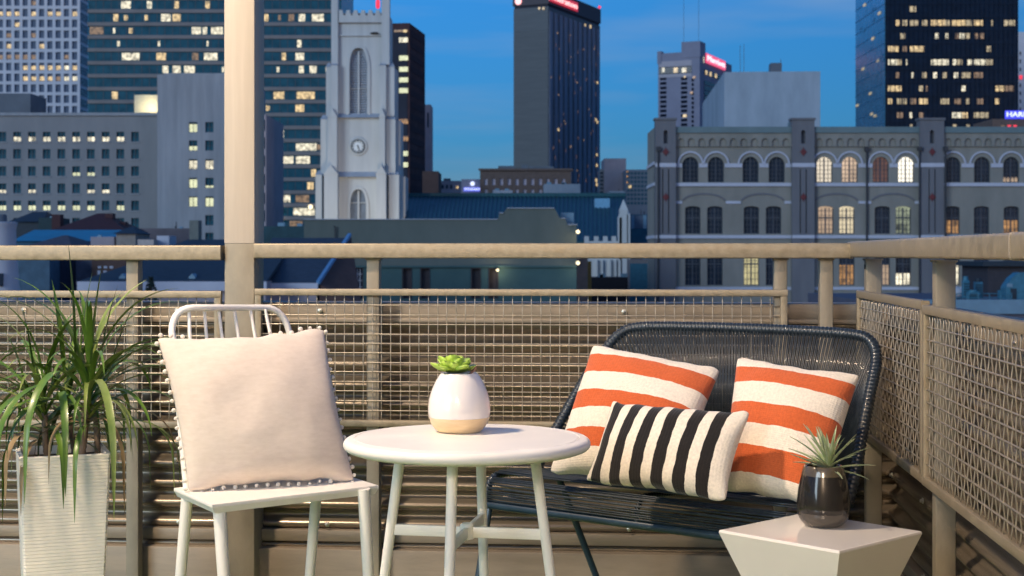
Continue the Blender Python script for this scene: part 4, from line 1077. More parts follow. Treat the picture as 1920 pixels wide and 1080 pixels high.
# ---- twin-faced hotel with the pink sign, white cube, navy tower
mar = pm('mauve_concrete', (.215, .22, .30), .85, 0, var=.08, scale=.3); marw = pm('mauve_light_band', (.38, .35, .40), .85, 0)
B = Bld('mauve_hotel_tower', 'mauve hotel tower with a glowing pink red sign at its top right', 'building', 1312, 400, -24, 1234, 1372)
m_ = 400 / FPX; zt = B.F(1312, 96)[1]
MB().box(0, B.w, 0, B.t, 0, zt).build('wall', mar, B.root)
a, z0 = B.F(1278, 79); b = B.F(1311.5, 79)[0]
MB().box(a, B.w + .15, -.15, 5, z0 - 30 * m_, z0).build('lift_tower', mar, B.root)
MB().box(0 - .2, 1.0, -.2, 2, zt - 20 * m_, zt + 4 * m_).build('corner_pier', mar, B.root)
matt_g = pm('dark_matt_glass', (.008, .012, .026), .7, 0, spec=.05)  # darker and duller than the other window glass
def bandF(y0, y1, mat, x0=1236, x1=1297, o=.12, name='floor_band'):
    a, za = B.F(x0, y0); b, zb = B.F(x1, y1); MB().box(a, b, -o, 0, zb, za).build(name, mat, B.root)
bandF(116, 125, marw); bandF(138, 143, marw); bandF(126, 137, glass_d, name='glass_band')
for px, w_, mt in ((1244, 5, white_l), (1267, 8, warm), (1283, 8, white_l), (1285, 6, dim_l)):
    u, z = B.F(px, 131.5); pane(B.root, 'lit_window', u, z, w_ * m_, 9 * m_, mt, y=-.2)
for j in range(11):
    for x0, x1 in ((1238, 1249.5), (1277, 1288.5)):
        u0, z = B.F(x0, 148 + 8.6 * j); u1 = B.F(x1, 0)[0]
        pane(B.root, 'window', (u0 + u1) / 2, z, u1 - u0, 5.2 * m_, matt_g, y=-.08)
    u, z = B.F(1299, 150 + 8.6 * j); pane(B.root, 'window', u, z, 4 * m_, 5 * m_, matt_g, y=-.17)
for px, py, s_ in ((1284.5, 217, 7), (1297, 174, 5), (1302, 145, 5), (1284, 144, 4)):
    u, z = B.F(px, py); pane(B.root, 'lit_window', u, z, s_ * m_, s_ * .8 * m_, warm if s_ != 5 else amber, y=-.3)
for y0, y1, mt in ((130, 140, glass_d), (150, 155, glass_d), (160, 165, glass_d), (170, 175, glass_d), (180, 185, glass_d)):
    ua, za = B.S(1320, y0 + 0, 'R'); ub, zb = B.S(1366, y1, 'R')
    MB().box(B.w, B.w + .15, ua, ub, za - 8 * m_, za).build('glass_band', mt, B.root)
for px, py in ((1323, 136), (1331, 139), (1341, 142)):
    u, z = B.S(px, py, 'R'); pane(B.root, 'lit_window', u, z, 12 * m_, 8 * m_, warm, 'R', B, y=-.25)
ua, za = B.S(1322, 113, 'R'); ub, zb = B.S(1358, 118, 'R'); uc, zc = B.S(1340, 116, 'R')
sg = MB().box(B.w + .05, B.w + .4, ua, ub, zc - 9 * m_, zc + 9 * m_).build('sign_panel', lit('sign_pink_halo', (1, .10, .22), .9, .9, 1.1), B.root)
text('lettering', 'Marriott', 15 * m_, lit('sign_pink_white', (1, .55, .62), 1.8, .95, 1.05), sg, (B.w + .5, uc, zc), (pi / 2, 0, pi / 2), width=abs(ub - ua) * .92)
u, z = B.S(1318, 112, 'R'); pane(B.root, 'sign_light', u, z, 3 * m_, 12 * m_, white_l, 'R', B, y=-.3)
ant = pm('antenna_steel', (.10, .11, .13), .6, .3)
for px, h_ in ((1278, 62), (1306, 68)): MB().tube([(B.F(px, 0)[0] + .3, 1, zt), (B.F(px, 0)[0] + .3, 1, B.F(0, h_)[1])], .05, 5).build('antenna', ant, B.root)
wc_m = pm('white_board_marked_concrete', (.235, .295, .36), .85, 0, c2=(.36, .43, .52), scale=.22, stretch=(1.6, 1, .45), bump=.08, bscale=2, detail=7)
B = Bld('windowless_building', 'large windowless pale concrete building behind the arched building', 'building', 1358, 168, -3.4, 1538, 1317)
zt = B.F(1358, 135)[1]; m_ = 168 / FPX
MB().box(0, B.w, 0, B.t, 0, zt).build('wall', wc_m, B.root)
for px, y0 in ((1391, 92), (1398, 90), (1468, 118)): u = B.F(px, 0)[0]; MB().tube([(u, 2, zt), (u, 2, B.F(0, y0)[1])], .03, 5).build('antenna', ant, B.root)
MB().box(B.F(1447, 0)[0], B.F(1468, 0)[0], 1, 3, zt + .05, B.F(0, 127)[1]).build('roof_fan', roofbox, B.root)
B = Bld('navy_tower', 'dark navy glass tower with rows of lit office windows at the right', 'building', 1660, 290, 0, 1908, 1605)
m_ = 290 / FPX; zt = B.F(0, -70)[1]
MB().box(0, B.w, 0, B.t, 0, zt).build('wall', glass_n, B.root)
sidem = pm('blue_mirror_glass', (.09, .32, .50), .25, .5, var=.2, scale=.5)
MB().box(-.12, 0, .1, B.t - .1, 0, zt - .5).build('side_curtain_wall', sidem, B.root)
for k in range(1, 14):
    z = B.F(0, 43 + 24.6 * (k - 3) - 12)[1]; MB().box(-.05, B.w + .05, -.14, -.02, z - 2 * m_, z + 2 * m_).build('floor_band', bpy.data.materials['navy_glass'], B.root)
    MB().box(-.2, -.12, .1, B.t - .1, z - .6 * m_, z + .6 * m_).build('side_band', pm('side_transom', (.08, .27, .45), .4, .4) if k == 1 else bpy.data.materials['side_transom'], B.root)
for k in range(0, 29): MB().box(B.w * k / 28 - .06, B.w * k / 28 + .06, -.22, -.14, 0, zt).build('mullion', bpy.data.materials['navy_glass'], B.root)
litrows = {17: [(612, 9, 2), (625, 8, 2)], 43: [(515, 7, 0), (563, 9, 2), (628, 17, 2), (697, 10, 2), (772, 19, 0), (817, 10, 0), (850, 9, 2), (905, 13, 0), (945, 15, 0), (990, 14, 2), (1060, 17, 0), (1151, 3, 2), (1262, 18, 2), (1298, 5, 2)],
    67.5: [(549, 9, 2), (778, 6, 1), (846, 5, 1), (948, 9, 1), (985, 9, 2), (915, 6, 3), (1082, 8, 3), (1045, 6, 3)], 91.7: [(485, 20, 0), (562, 8, 3), (645, 27, 0), (1129, 8, 2)],
    116.7: [(455, 3, 1), (490, 11, 1), (525, 9, 2), (575, 2, 1), (775, 20, 1), (830, 16, 1), (900, 8, 1), (935, 9, 2), (1000, 8, 1), (1070, 22, 1), (1135, 12, 2)],
    141: [(513, 6, 3), (616, 4, 1), (695, 8, 2), (765, 8, 1), (832, 9, 2), (908, 8, 1), (978, 18, 2), (1060, 17, 3)], 166: [(465, 9, 0), (510, 17, 0), (672, 9, 2), (710, 3, 3), (958, 8, 1), (1205, 17, 0), (1270, 16, 3)],
    190: [(463, 8, 0), (525, 8, 2), (562, 7, 2), (620, 11, 3), (688, 17, 0), (820, 9, 2), (850, 7, 2), (920, 12, 3), (985, 7, 2), (1070, 12, 3), (1187, 8, 0)],
    216: [(530, 12, 3), (603, 5, 1), (675, 9, 3), (915, 19, 1), (968, 11, 0), (1045, 9, 2), (1095, 18, 2)], 238.5: [(605, 5, 2), (900, 8, 2), (990, 6, 2)]}
for py, ls in litrows.items():
    for zx, w_, kd in ls:
        u, z = B.F(1540 + zx / 3.6, py); pane(B.root, 'lit_window', u, z, w_ * m_ * .97, 10.5 * m_, (warm, white_l, lit('soft_window', (1, .80, .48), .55) if 'soft_window' not in bpy.data.materials else bpy.data.materials['soft_window'], dim_l)[kd], y=-.13, th=.1)
rng = random.Random(3)
for k in range(26):
    u, z = B.S(rng.uniform(1608, 1656), rng.uniform(2, 236), 'L'); pane(B.root, 'lit_window', u, z, 2.2, 5 * m_, bpy.data.materials['soft_window'] if k % 3 == 0 else sidem, 'L', B, y=-.24)
B = Bld('white_tower', 'slim white tower at the far right edge with a column of dark windows', 'building', 1909, 360, 0, 1990, t=12)
m_ = 360 / FPX; MB().box(0, B.w, 0, B.t, 0, B.F(0, 60)[1]).build('wall', conc_w, B.root)
for j in range(9): u, z = B.F(1913, 160 + 15 * j - 60); pane(B.root, 'window', u, z, 2.5 * m_, 7 * m_, glass_d, y=-.06)
u, z = B.F(1913.5, 145); pane(B.root, 'red_lamp', u, z, 5 * m_, 7 * m_, red_l, y=-.3)
B = Bld('casino_block', 'low brown building with a glowing blue sign at the right edge', 'building', 1861, 240, 0, 1995, t=10)
m_ = 240 / FPX; MB().box(0, B.w, 0, B.t, 0, B.F(0, 223)[1]).build('wall', brn, B.root)
a, z1 = B.F(1884, 207.5); b, z0 = B.F(1960, 223)
sp = MB().box(a, b, -.3, -.02, z0, z1).build('sign_panel', lit('sign_deep_blue', (.05, .06, 1), 1.1, .9, 1.1), B.root)
text('lettering', "HARRAH'S", 13 * m_, sign_blue, sp, ((a + b) / 2, -.4, (z0 + z1) / 2), (pi / 2, 0, 0), width=(b - a) * .95)
for px in (1880, 1892, 1903): u, z = B.F(px, 236); pane(B.root, 'lit_window', u, z, 6 * m_, 3 * m_, red_l if px > 1885 else dim_l, y=-.1)

# ---- arched brick building on the right
ar_m = pm('taupe_painted_brick', (.19, .182, .165), .8, 0, c2=(.27, .255, .232), scale=.55, stretch=(1, 1, .4), bump=.06, bscale=6, detail=6)
ar_d = pm('slate_painted_brick', (.125, .125, .145), .8, 0, c2=(.155, .155, .175), scale=.7, stretch=(2, 1, .3), bump=.06, bscale=6)
trim = pm('pale_lilac_trim', (.46, .47, .56), .7, 0, var=.06, scale=1)
teal = pm('verdigris_coping', (.13, .19, .21), .6, .1, var=.12, scale=.8)
D = 110.0; m_ = D / FPX
B = Bld('arched_building', 'long taupe brick building with white arches over its round topped windows', 'building', 1228, D, 0, 2030, 1214)
X = lambda px: (px - 1228) * m_
Z = lambda py: H - (py - PY0) * m_ - GZ
RV = .32
MB().box(0, B.w, RV, B.t, 0, Z(238)).build('body', ar_m, B.root)
def archloop(cx, hw2, ytop, ybot, seg=False, n=10):
    a, c = X(cx), hw2 * m_; rise = c if not seg else c * .32; zs_ = Z(ytop) - rise
    lp = [(a - c, Z(ybot)), (a + c, Z(ybot))]
    for k in range(n + 1):
        t = pi * k / n; lp.append((a + c * cos(t), zs_ + rise * sin(t)))
    return lp
bays = [(1266, 1483), (1525, 1722), (1767, 2030)]
upw = [1294.5, 1342.5, 1407.5, 1456.5, 1546, 1593.5, 1651.5, 1699, 1786.5, 1841.5, 1896, 1950]
mid = [1299, 1340.5, 1409, 1450.5, 1548.5, 1588, 1654.5, 1694, 1785.5, 1840.5, 1896.5, 1950]
low_ = mid
litU = {1546: white_l, 1593.5: warm, 1651.5: dim_l, 1699: hot_l, 1896: warm}
upd = lit('curtain_glow', (1, .70, .46), .55, .5, 1.1, .5)
brick_glow = lit('red_curtain_glow', (.8, .32, .2), .14, .6, 1.1)
litU[1546] = lit('ivory_window', (1, .86, .66), .85, .75, 1.1, .4); litU[1593.5] = lit('peach_window', (1, .72, .5), .75, .5, 1.1, .6); litU[1651.5] = brick_glow; litU[1896] = upd
litM = {1548.5: upd, 1588: lit('cream_window', (1, .84, .55), .8, .6, 1.1, .6), 1694: lit('green_room_window', (.8, .9, .6), .38, .1, 1.3, 1.2), 1785.5: amber, 1840.5: None, 1896.5: amber}
litL = {1409: lit('yellow_window', (1, .88, .45), .62, .6, 1.1), 1588: amber, 1654.5: upd, 1694: white_l, 1785.5: white_l, 1840.5: white_l}
def archwin(cx, hw2, ytop, ybot, seg, glow, lowfrac=None, group=None, bars=(4, 6)):
    """window set in its reveal: frame and muntins, with a glass pane as a sub-part"""
    lp = archloop(cx, hw2, ytop, ybot, seg); a, c = X(cx), hw2 * m_; zb, zt_ = Z(ybot), Z(ytop)
    mb = MB(); f = .055
    for i in range(1, bars[0]): x = a - c + 2 * c * i / bars[0]; mb.box(x - .02 - (.03 if i == bars[0] // 2 else 0), x + .02 + (.03 if i == bars[0] // 2 else 0), .19, .25, zb, zt_ - (.05 + (.35 * abs(x - a) ** 2 / c if not seg else .1)))
    for j in range(1, bars[1]): z = zb + (zt_ - zb) * j / bars[1]; k_ = c if z < zt_ - c or seg else sqrt(max(.01, c * c - (z - zt_ + c) ** 2)); mb.box(a - k_, a + k_, .195, .245, z - .018, z + .018)
    if seg: z = zb + (zt_ - zb) * .58; mb.box(a - c, a + c, .17, .25, z - .06, z + .06)
    mb.box(a - c, a - c + f, .16, .27, zb, zt_ - c * (.9 if not seg else .35)); mb.box(a + c - f, a + c, .16, .27, zb, zt_ - c * (.9 if not seg else .35)); mb.box(a - c, a + c, .15, .28, zb, zb + f)
    w_ = mb.build('window', mull_m, B.root)
    MB().prism(lp, .262, .30).build('pane', glass_d if glow is None or lowfrac else glow, w_)
    if glow is not None and lowfrac: MB().box(a - c * .9, a + c * .9, .25, .262, zb, zb + (zt_ - zb) * lowfrac).build('lit_pane', glow, w_)
    return w_
rows_ = ((upw, 15, 294, 342, False, litU, Z(257), Z(349)), (mid, 14.5, 386.5, 438.5, True, litM, Z(349), Z(441)), (low_, 14.5, 466, 535, True, litL, Z(441), Z(560)))
for bi, (b0, b1) in enumerate(bays):
    mb = MB()
    for lst, hw2, yt, yb, seg, _, z1, z0 in rows_:
        ins = [x for x in lst if b0 < x < b1]; cuts = [b0] + [(p + q) / 2 for p, q in zip(ins, ins[1:])] + [b1]
        for x, ca, cb in zip(ins, cuts, cuts[1:]):
            mb.plate([(X(ca), z0), (X(cb), z0), (X(cb), z1), (X(ca), z1)], [archloop(x, hw2, yt, yb, seg)], 0, RV)
    mb.box(X(b0), X(b1), .0, RV, 0, Z(560)); mb.box(X(b0), X(b1), -.10, RV, Z(257), Z(249.5))
    mb.build('bay_wall', ar_m, B.root)
    # corbel arches under the coping
    n_ = max(1, round((b1 - b0) / 19.3)); cw = (b1 - b0) / n_
    mb = MB()
    for k in range(n_):
        c = b0 + cw * (k + .5)
        mb.plate([(X(c - cw / 2), Z(275)), (X(c + cw / 2), Z(275)), (X(c + cw / 2), Z(256.8)), (X(c - cw / 2), Z(256.8))], [[(p, q) for p, q in archloop(c, cw * .33, 259.5, 274.4, False, 6)]], -.16, -.002)
    mb.build('corbel_course', ar_m, B.root)
    MB().box(X(b0), X(b1), -.22, RV + .3, Z(249.4), Z(238)).build('coping', teal, B.root)
    # bands
    up_in = [x for x in upw if b0 < x < b1]
    ed = [b0] + [v for x in up_in for v in (x - 16, x + 16)] + [b1]
    for p, q in zip(ed[::2], ed[1::2]):
        if q - p > 1.5: MB().box(X(p), X(q), -.09, -.002, Z(314), Z(306.5)).build('impost_band', trim, B.root)
    for x in up_in:
        for s_ in (-1, 1): MB().box(X(x + s_ * 19.9) - 4.6 * m_, X(x + s_ * 19.9) + 4.6 * m_, -.09, -.002, Z(314), Z(306.5)).build('impost_band', trim, B.root) if False else None
        r0, r1 = 21.5 * m_, 24.5 * m_; vs = []; nn_ = 18
        for y in (-.12, -.002):
            for k in range(nn_ + 1):
                t = pi * k / nn_
                for r in (r0, r1): vs.append((X(x) + r * cos(t), y, Z(308) + r * sin(t)))
        fs = []
        for k in range(nn_):
            i = 2 * k; j = i + 2; o = 2 * (nn_ + 1)
            fs += [(i, i + 1, j + 1, j), (o + i, o + j, o + j + 1, o + i + 1), (i + 1, o + i + 1, o + j + 1, j + 1), (i, j, o + j, o + i)]
        MB().add(vs, fs).build('archivolt', trim, B.root)
    MB().box(X(b0), X(b1), -.14, -.002, Z(349.3), Z(343)).build('sill_band', trim, B.root)
    MB().box(X(b0), X(b1), -.14, -.002, Z(447), Z(441)).build('belt_course', trim, B.root)
    MB().box(X(b0), X(b1), -.12, -.002, Z(543.5), Z(538)).build('belt_course', trim, B.root)
    md = [x for x in mid if b0 < x < b1]
    if bi < 2:
        for p, q in zip(md[::2], md[1::2]):
            c = (p + q) / 2; r0 = 39 * m_; vs = []; nn_ = 14
            for y in (-.06, -.002):
                for k in range(nn_ + 1):
                    t = pi * (.08 + .84 * k / nn_)
                    for dr_ in (0, .14): vs.append((X(c) + (r0 + dr_) * cos(t), y, Z(380) + (15 * m_ + dr_) * sin(t)))
            fs = []; o = 2 * (nn_ + 1)
            for k in range(nn_):
                i = 2 * k; j = i + 2; fs += [(i, i + 1, j + 1, j), (i + 1, o + i + 1, o + j + 1, j + 1), (i, j, o + j, o + i)]
            MB().add(vs, fs).build('relieving_arch', ar_d, B.root)
        cc = [b0] + [v for p, q in zip(md[::2], md[1::2]) for v in ((p + q) / 2 - 41, (p + q) / 2 + 41)] + [b1]
        for p, q in zip(cc[::2], cc[1::2]):
            if q - p > 3: MB().box(X(p), X(q), -.08, -.002, Z(382), Z(377)).build('impost_block', trim, B.root)
for lst, hw2, yt, yb, seg, lm, _, _ in rows_:
    for x in lst:
        g = lm.get(x); lf_ = None
        if lst is upw and x == 1896: lf_ = .2
        if lst is low_ and yt > 460 and g is not None and x != 1409: lf_ = .55 if x != 1694 else .34
        if lst is mid and yt < 460 and x in (1785.5, 1896.5): lf_ = .5
        archwin(x, hw2, yt, yb, seg, g, lf_)
        if lst is upw: continue
# pilasters
red_m = pm('oxblood_iron', (.13, .02, .025), .6, 0, var=.2, scale=3)
for x0, x1 in ((1228, 1266), (1483, 1525), (1722, 1767)):
    mb = MB(); c = (x0 + x1) / 2
    slots = [[(X(c - 4), Z(270)), (X(c + 4), Z(270)), (X(c + 4), Z(248)), (X(c + 2.4), Z(245.5)), (X(c), Z(244.6)), (X(c - 2.4), Z(245.5)), (X(c - 4), Z(248))]]
    for s_ in (-5.5, 5.5): slots.append([(X(c + s_ - 1), Z(437)), (X(c + s_ + 1), Z(437)), (X(c + s_ + 1), Z(318)), (X(c + s_ - 1), Z(318))])
    mb.plate([(X(x0), 0), (X(x1), 0), (X(x1), Z(226)), (X(x0), Z(226))], slots, -.45, -.05); mb.box(X(x0), X(x1), -.05, RV + .2, 0, Z(226))
    p_ = mb.build('pilaster', ar_d, B.root)
    MB().box(X(x0 - 2), X(x1 + 2), -.55, RV + .3, Z(226), Z(222)).build('cap', ar_d, p_)
    MB().box(X(x0), X(x1), -.52, -.45, Z(314), Z(306.5)).build('impost_band', trim, p_)
    MB().box(X(x0), X(x1), -.52, -.45, Z(447), Z(441)).build('belt_course', trim, p_)
    for yy in (285.5, 370):
        lp = []
        for k in range(16):
            r = (8.5 if k % 4 == 0 else 6.3 if k % 2 == 0 else 4.6) * m_; t = 2 * pi * k / 16 + pi / 2; lp.append((X(c) + r * cos(t) * .85, Z(yy) + r * sin(t)))
        MB().prism(lp, -.52, -.451).build('star_plate', red_m, p_)
pipe_m = pm('dark_downpipe', (.04, .042, .05), .5, .2)
for px in (1233, 1624, 1720.5, 1769):
    mb = MB(); mb.tube([(X(px), -.55 if px == 1233 or px > 1700 else -.2, 0), (X(px), -.55 if px == 1233 or px > 1700 else -.2, Z(282))], .07, 8)
    mb.box(X(px) - .16, X(px) + .16, (-.7 if px == 1233 or px > 1700 else -.34), (-.42 if px == 1233 or px > 1700 else -.06), Z(284), Z(276)); mb.build('downpipe', pipe_m, B.root)
for py in (306, 345, 444): 
    MB().box(-.1, -.002, .1, B.t - .1, Z(py) - .12, Z(py) + .12).build('side_band', trim, B.root)
for px, w_, y0 in ((1500, 14, 219), (1515, 12, 220), (1528, 18, 217)):
    mb = MB(); mb.lathe([(w_ * m_ / 2, Z(240)), (w_ * m_ / 2, Z(y0 + 2)), (w_ * m_ / 3, Z(y0))], 14, c=(X(px + 3), 4, 0)); mb.build('roof_tank', pm('roof_tank_paint', (.10, .16, .20), .6) if px == 1500 else bpy.data.materials['roof_tank_paint'], B.root)

# ---- church hall roof, stepped parapet building
seam = pm('blue_green_roof', (.016, .085, .105), .5, .2, var=.15, scale=.5, stretch=(3, 1, 1))
D = 142.0; m_ = D / FPX
B = Bld('church_hall', 'church hall with a long blue green standing seam roof', 'church', 752, D, 0, 1174, t=30)
X = lambda px, d=D: (px - PX0) / FPX * d - B.o.x
Zd = lambda py, d: H - (py - PY0) / FPX * d - GZ
d2 = 160.0
e0, e1 = Zd(452, D), Zd(368, d2)
MB().box(0, B.w, .6, B.t, 0, e0 - .3).build('wall', stone, B.root)
xa, xb, xc, xd = X(752), X(1174), X(768, d2), X(1172, d2)
mb = MB(); mb.add([(xa, 0, e0), (xb, 0, e0), (xd, d2 - D, e1), (xc, d2 - D, e1), (xa, 0, e0 - .25), (xb, 0, e0 - .25), (xd, d2 - D + .2, e1 - .4), (xc, d2 - D + .2, e1 - .4)], [(0, 1, 2, 3), (7, 6, 5, 4), (0, 4, 5, 1), (1, 5, 6, 2), (2, 6, 7, 3), (3, 7, 4, 0)])
rf = mb.build('roof', seam, B.root)
sm_ = pm('roof_seam', (.02, .06, .09), .4, .3)
for k in range(0, 53):
    t = k / 52; p0 = V((xa + (xb - xa) * t, 0, e0 + .06)); p1 = V((xc + (xd - xc) * t, d2 - D, e1 + .06)); MB().tube([p0, p1], .07, 4).build('seam', sm_, rf)
MB().box(X(765, d2), X(1174, d2), d2 - D - .25, d2 - D + .3, e1 - .1, e1 + .35).build('ridge', seam, rf)
a = V((X(1128, 156), 156 - D - .6, Zd(379, 156))); 
MB().box(a.x - .8, a.x + .8, a.y - .6, a.y + .8, a.z - .9, a.z + .35).build('skylight', pm('pale_blue_skylight', (.18, .38, .55), .3), rf)
pz = 140 / FPX
for px, y0, y1, w_ in ((1169, 394, 560, 16), (1162, 408, 560, 7), (1178, 402, 560, 6)):
    x = X(px, 140); MB().add(*(lambda w2, zt, zb: ([(x - w2, -2.4, zb), (x + w2, -2.4, zb), (x + w2, -1.5, zb), (x - w2, -1.5, zb), (x - w2, -2.4, zt), (x + w2, -2.4, zt), (x + w2, -1.5, zt), (x - w2, -1.5, zt), (x, -1.95, zt + w2 * 2.6)], [(0, 1, 5, 4), (1, 2, 6, 5), (2, 3, 7, 6), (3, 0, 4, 7), (4, 5, 8), (5, 6, 8), (6, 7, 8), (7, 4, 8)]))(w_ * pz / 2, Zd(y0, 140), Zd(y1, 140))).build('pinnacle', stone, B.root)
gx0, gx1 = X(1096, 140), X(1160, 140)
MB().box(gx0, gx1, -2.2, -1.4, 0, Zd(452, 140)).build('gable_wall', stone, B.root)
for px in (1096, 1114, 1131, 1147): MB().box(X(px, 140), X(px + 8, 140), -2.2, -1.4, Zd(452, 140) + .002, Zd(443, 140)).build('merlon', stone, B.root)
for px in (1117, 1127, 1142, 1152, 1160): MB().box(X(px, 140), X(px + 3, 140), -2.6, -2.21, 0, Zd(487, 140)).build('buttress', stone, B.root)

gg = pm('grey_green_stucco', (.085, .105, .098), .85, 0, c2=(.115, .135, .128), scale=.5, stretch=(1, 1, .4), bump=.06, bscale=5, detail=7)
gt = pm('teal_stucco', (.035, .085, .095), .85, 0, c2=(.05, .108, .115), scale=.6, detail=6)
D = 95.0; m_ = D / FPX
B = Bld('stepped_parapet_building', 'grey green stucco building with a stepped parapet below the skyline', 'building', 570, D, 0, 1081, t=14)
X = lambda px: (px - 570) * m_
Z = lambda py: H - (py - PY0) * m_ - GZ
wins = [(672, 518, 14), (645, 518, 14), (763, 521, 15), (797, 521, 15), (892, 521, 15), (925, 521, 15)]
prof = [(0, Z(500)), (X(1081), Z(500)), (X(1081), Z(422)), (X(1064), Z(422)), (X(1061), Z(411)), (X(1050), Z(409)), (X(1044), Z(398)), (X(1040), Z(391)), (X(950), Z(391)), (X(945), Z(398)), (X(936), Z(400)), (X(934), Z(411)), (0, Z(412))]
MB().prism(prof, 0, .6).build('parapet_wall', gg, B.root)
copl = [(X(1064), 422), (X(1061), 411)]
for (xa, xb, y) in ((570, 933.5, 412), (936, 944, 400), (951, 1039, 391), (1052, 1060, 410), (1065, 1082, 422)): MB().box(X(xa), X(xb), -.12, .7, Z(y), Z(y - 1.6)).build('coping', ct_m, B.root)
MB().box(0, B.w, .6, B.t, 0, Z(430)).build('body', gg, B.root)
holes = [(X(a - w / 2), X(a + w / 2), Z(560), Z(b - 17)) for a, b, w in wins]
mb = MB(); mb.holewall(0, B.w, Z(600), Z(500.3), holes, .02, .5); mb.box(0, B.w, .03, .6, 0, Z(600.2)); mb.build('lower_wall', gt, B.root)
MB().box(0, B.w, -.14, .02, Z(501.5), Z(498)).build('ledge', gt, B.root)
shut = pm('dark_shutter', (.03, .022, .03), .6, 0, var=.3, scale=2)
for (a, b, c, d), (px, py, w) in zip(holes, wins):
    wn_ = MB().box(a, b, .30, .36, c, d).build('window', shut if px > 700 else glass_d, B.root)
    if px < 700:
        for k in range(1, 3): MB().box(a + (b - a) * k / 3 - .02, a + (b - a) * k / 3 + .02, .22, .3, c, d).build('muntin', trim, wn_)
        for k in range(4): MB().box(a, b, .23, .29, d - .05 - k * .42, d - .01 - k * .42).build('muntin', trim, wn_)
    MB().box(a - .06, a, -.03, .2, c, d + .06).build('frame', shut, wn_); MB().box(b, b + .06, -.03, .2, c, d + .06).build('frame', shut, wn_); MB().box(a, b, -.03, .2, d, d + .06).build('frame', shut, wn_)
xp = X(629); MB().tube([(xp, -.15, Z(470)), (xp, -.15, Z(427)), (xp - .05, -.25, Z(424))], .05, 6).build('vent_pipe', pipe_m, B.root)
ac_m = pm('blue_grey_metal', (.16, .27, .36), .5, .2, var=.1, scale=2)
MB().box(X(1054), X(1077), 1.0, 2.4, Z(432), Z(398)).build('roof_unit', ac_m, B.root)
globe = MB().lathe([(.001, -.13), (.09, -.09), (.13, 0), (.09, .09), (.001, .13)], 12).mesh('globe', spot_l, smooth='all')
for k_, (px, py, dd, lb_) in enumerate(((1083.5, 434.5, 94.3, 'upper bright wall lamp at the right end of the stepped parapet building'), (1083.5, 493, 94.3, 'lower bright wall lamp at the right end of the stepped parapet building'), (933, 506.5, 94.6, 'small wall lamp above the dark shutters of the grey green building'))):
    p = W(px, py, dd); t = thing('warm_lamp', lb_, 'lamp', p, 0, 'wall lamps on the stepped building')
    g_ = obj('globe', globe, t); s_ = 1.0 if k_ < 2 else .75; g_.scale = (s_, s_, s_)
    MB().box(-.03, .03, .05, .5, .10, .16).build('bracket', pipe_m, t)
    lamp('wall_lamp_glow', 'POINT', 11, (1, .78, .45), p + V((.1, -.25, -.1)), shadow_soft_size=.12)

# ---- odd roofs around
flat_roof = pm('bitumen_roof', (.05, .06, .075), .8, 0, var=.2, scale=.6)
def roofbits(B, z, t):
    rg = random.Random(int(B.w * 977))
    for k in range(min(3, int(B.w / 1.2))):
        u = B.w * rg.uniform(.12, .88); q = rg.uniform(.08, .22)
        if rg.random() < .5: MB().tube([(u, t * .4, z - .02), (u, t * .4, z + q * 3)], .05, 6).build('vent_pipe', pipe_m, B.root)
        else: MB().bbox(u - q * 1.4, u + q * 1.4, t * .3, t * .3 + q * 2, z - .01, z + q * 1.5, .02, 'z').build('roof_unit', ac_m, B.root)
def simple(name, label, x0, x1, ytop, d, mat, t=8, ybot=None, cat='building', group=None):
    B = Bld(name, label, cat, x0, d, 0, x1, t=t, group=group)
    MB().box(0, B.w, 0, B.t, 0 if ybot is None else B.F(0, ybot)[1], B.F(0, ytop)[1]).build('wall', mat, B.root); roofbits(B, B.F(0, ytop)[1], t); return B
def hip(name, label, x0, x1, yr, ye, d, mat, wallm, r0=.42, r1=.58, t=8, fascia=None, hipy=True, cat='house'):
    """house with hipped or gabled roof: ridge row yr, eaves row ye"""
    B = Bld(name, label, cat, x0, d, 0, x1, t=t); w = B.w; ze, zr = B.F(0, ye)[1], B.F(0, yr, t / 2)[1]
    MB().box(.15, w - .15, .3, t, 0, ze).build('wall', wallm, B.root)
    rr_ = MB().add([(0, 0, ze), (w, 0, ze), (w, t, ze), (0, t, ze), (w * r0, t / 2, zr), (w * r1, t / 2, zr)], [(0, 1, 5, 4), (1, 2, 5), (2, 3, 4, 5), (3, 0, 4), (3, 2, 1, 0)]).build('roof', mat, B.root)
    if fascia: MB().box(-.02, w + .02, -.14, 0, ze - fascia, ze).build('fascia', trim, B.root)
    return B, rr_
rr1 = pm('oxblood_tile_roof', (.055, .018, .022), .8, 0, var=.2, scale=2, stretch=(1, 1, 5))
slate = pm('blue_slate_roof', (.035, .05, .075), .7, 0, var=.2, scale=2.5, stretch=(1, 1, 4)); slate2 = pm('grey_slate_roof', (.022, .034, .05), .7, 0, var=.2, scale=2.5, stretch=(1, 1, 4))
brnroof = pm('mauve_shingle_roof', (.085, .07, .085), .8, 0, var=.25, scale=3, stretch=(1, 1, 4))
B_, rf = hip('red_roof_house', 'house with a dark red roof and chimneys below the office block', 92, 236, 400, 433, 128, rr1, brick_m, .46, .56)
for px, y0, w in ((105, 402, 8), (204, 400, 7), (229, 416, 6)):
    u0 = B_.F(px - w, 0, 3)[0]; u1 = B_.F(px + w, 0, 3)[0]
    MB().box(u0, u1, 3, 4, B_.F(0, 436, 3)[1], B_.F(0, y0, 3)[1]).build('chimney', rr1, rf)
hip('dark_hip_house', 'house with a dark grey hipped roof above the white round tower', 14, 80, 397, 416, 138, slate2, slate2, .35, .75)
simple('dark_house_block', 'dark low block between the grey and red roofs', 72, 100, 408, 134, pm('night_green_wall', (.02, .045, .055), .8), t=5)
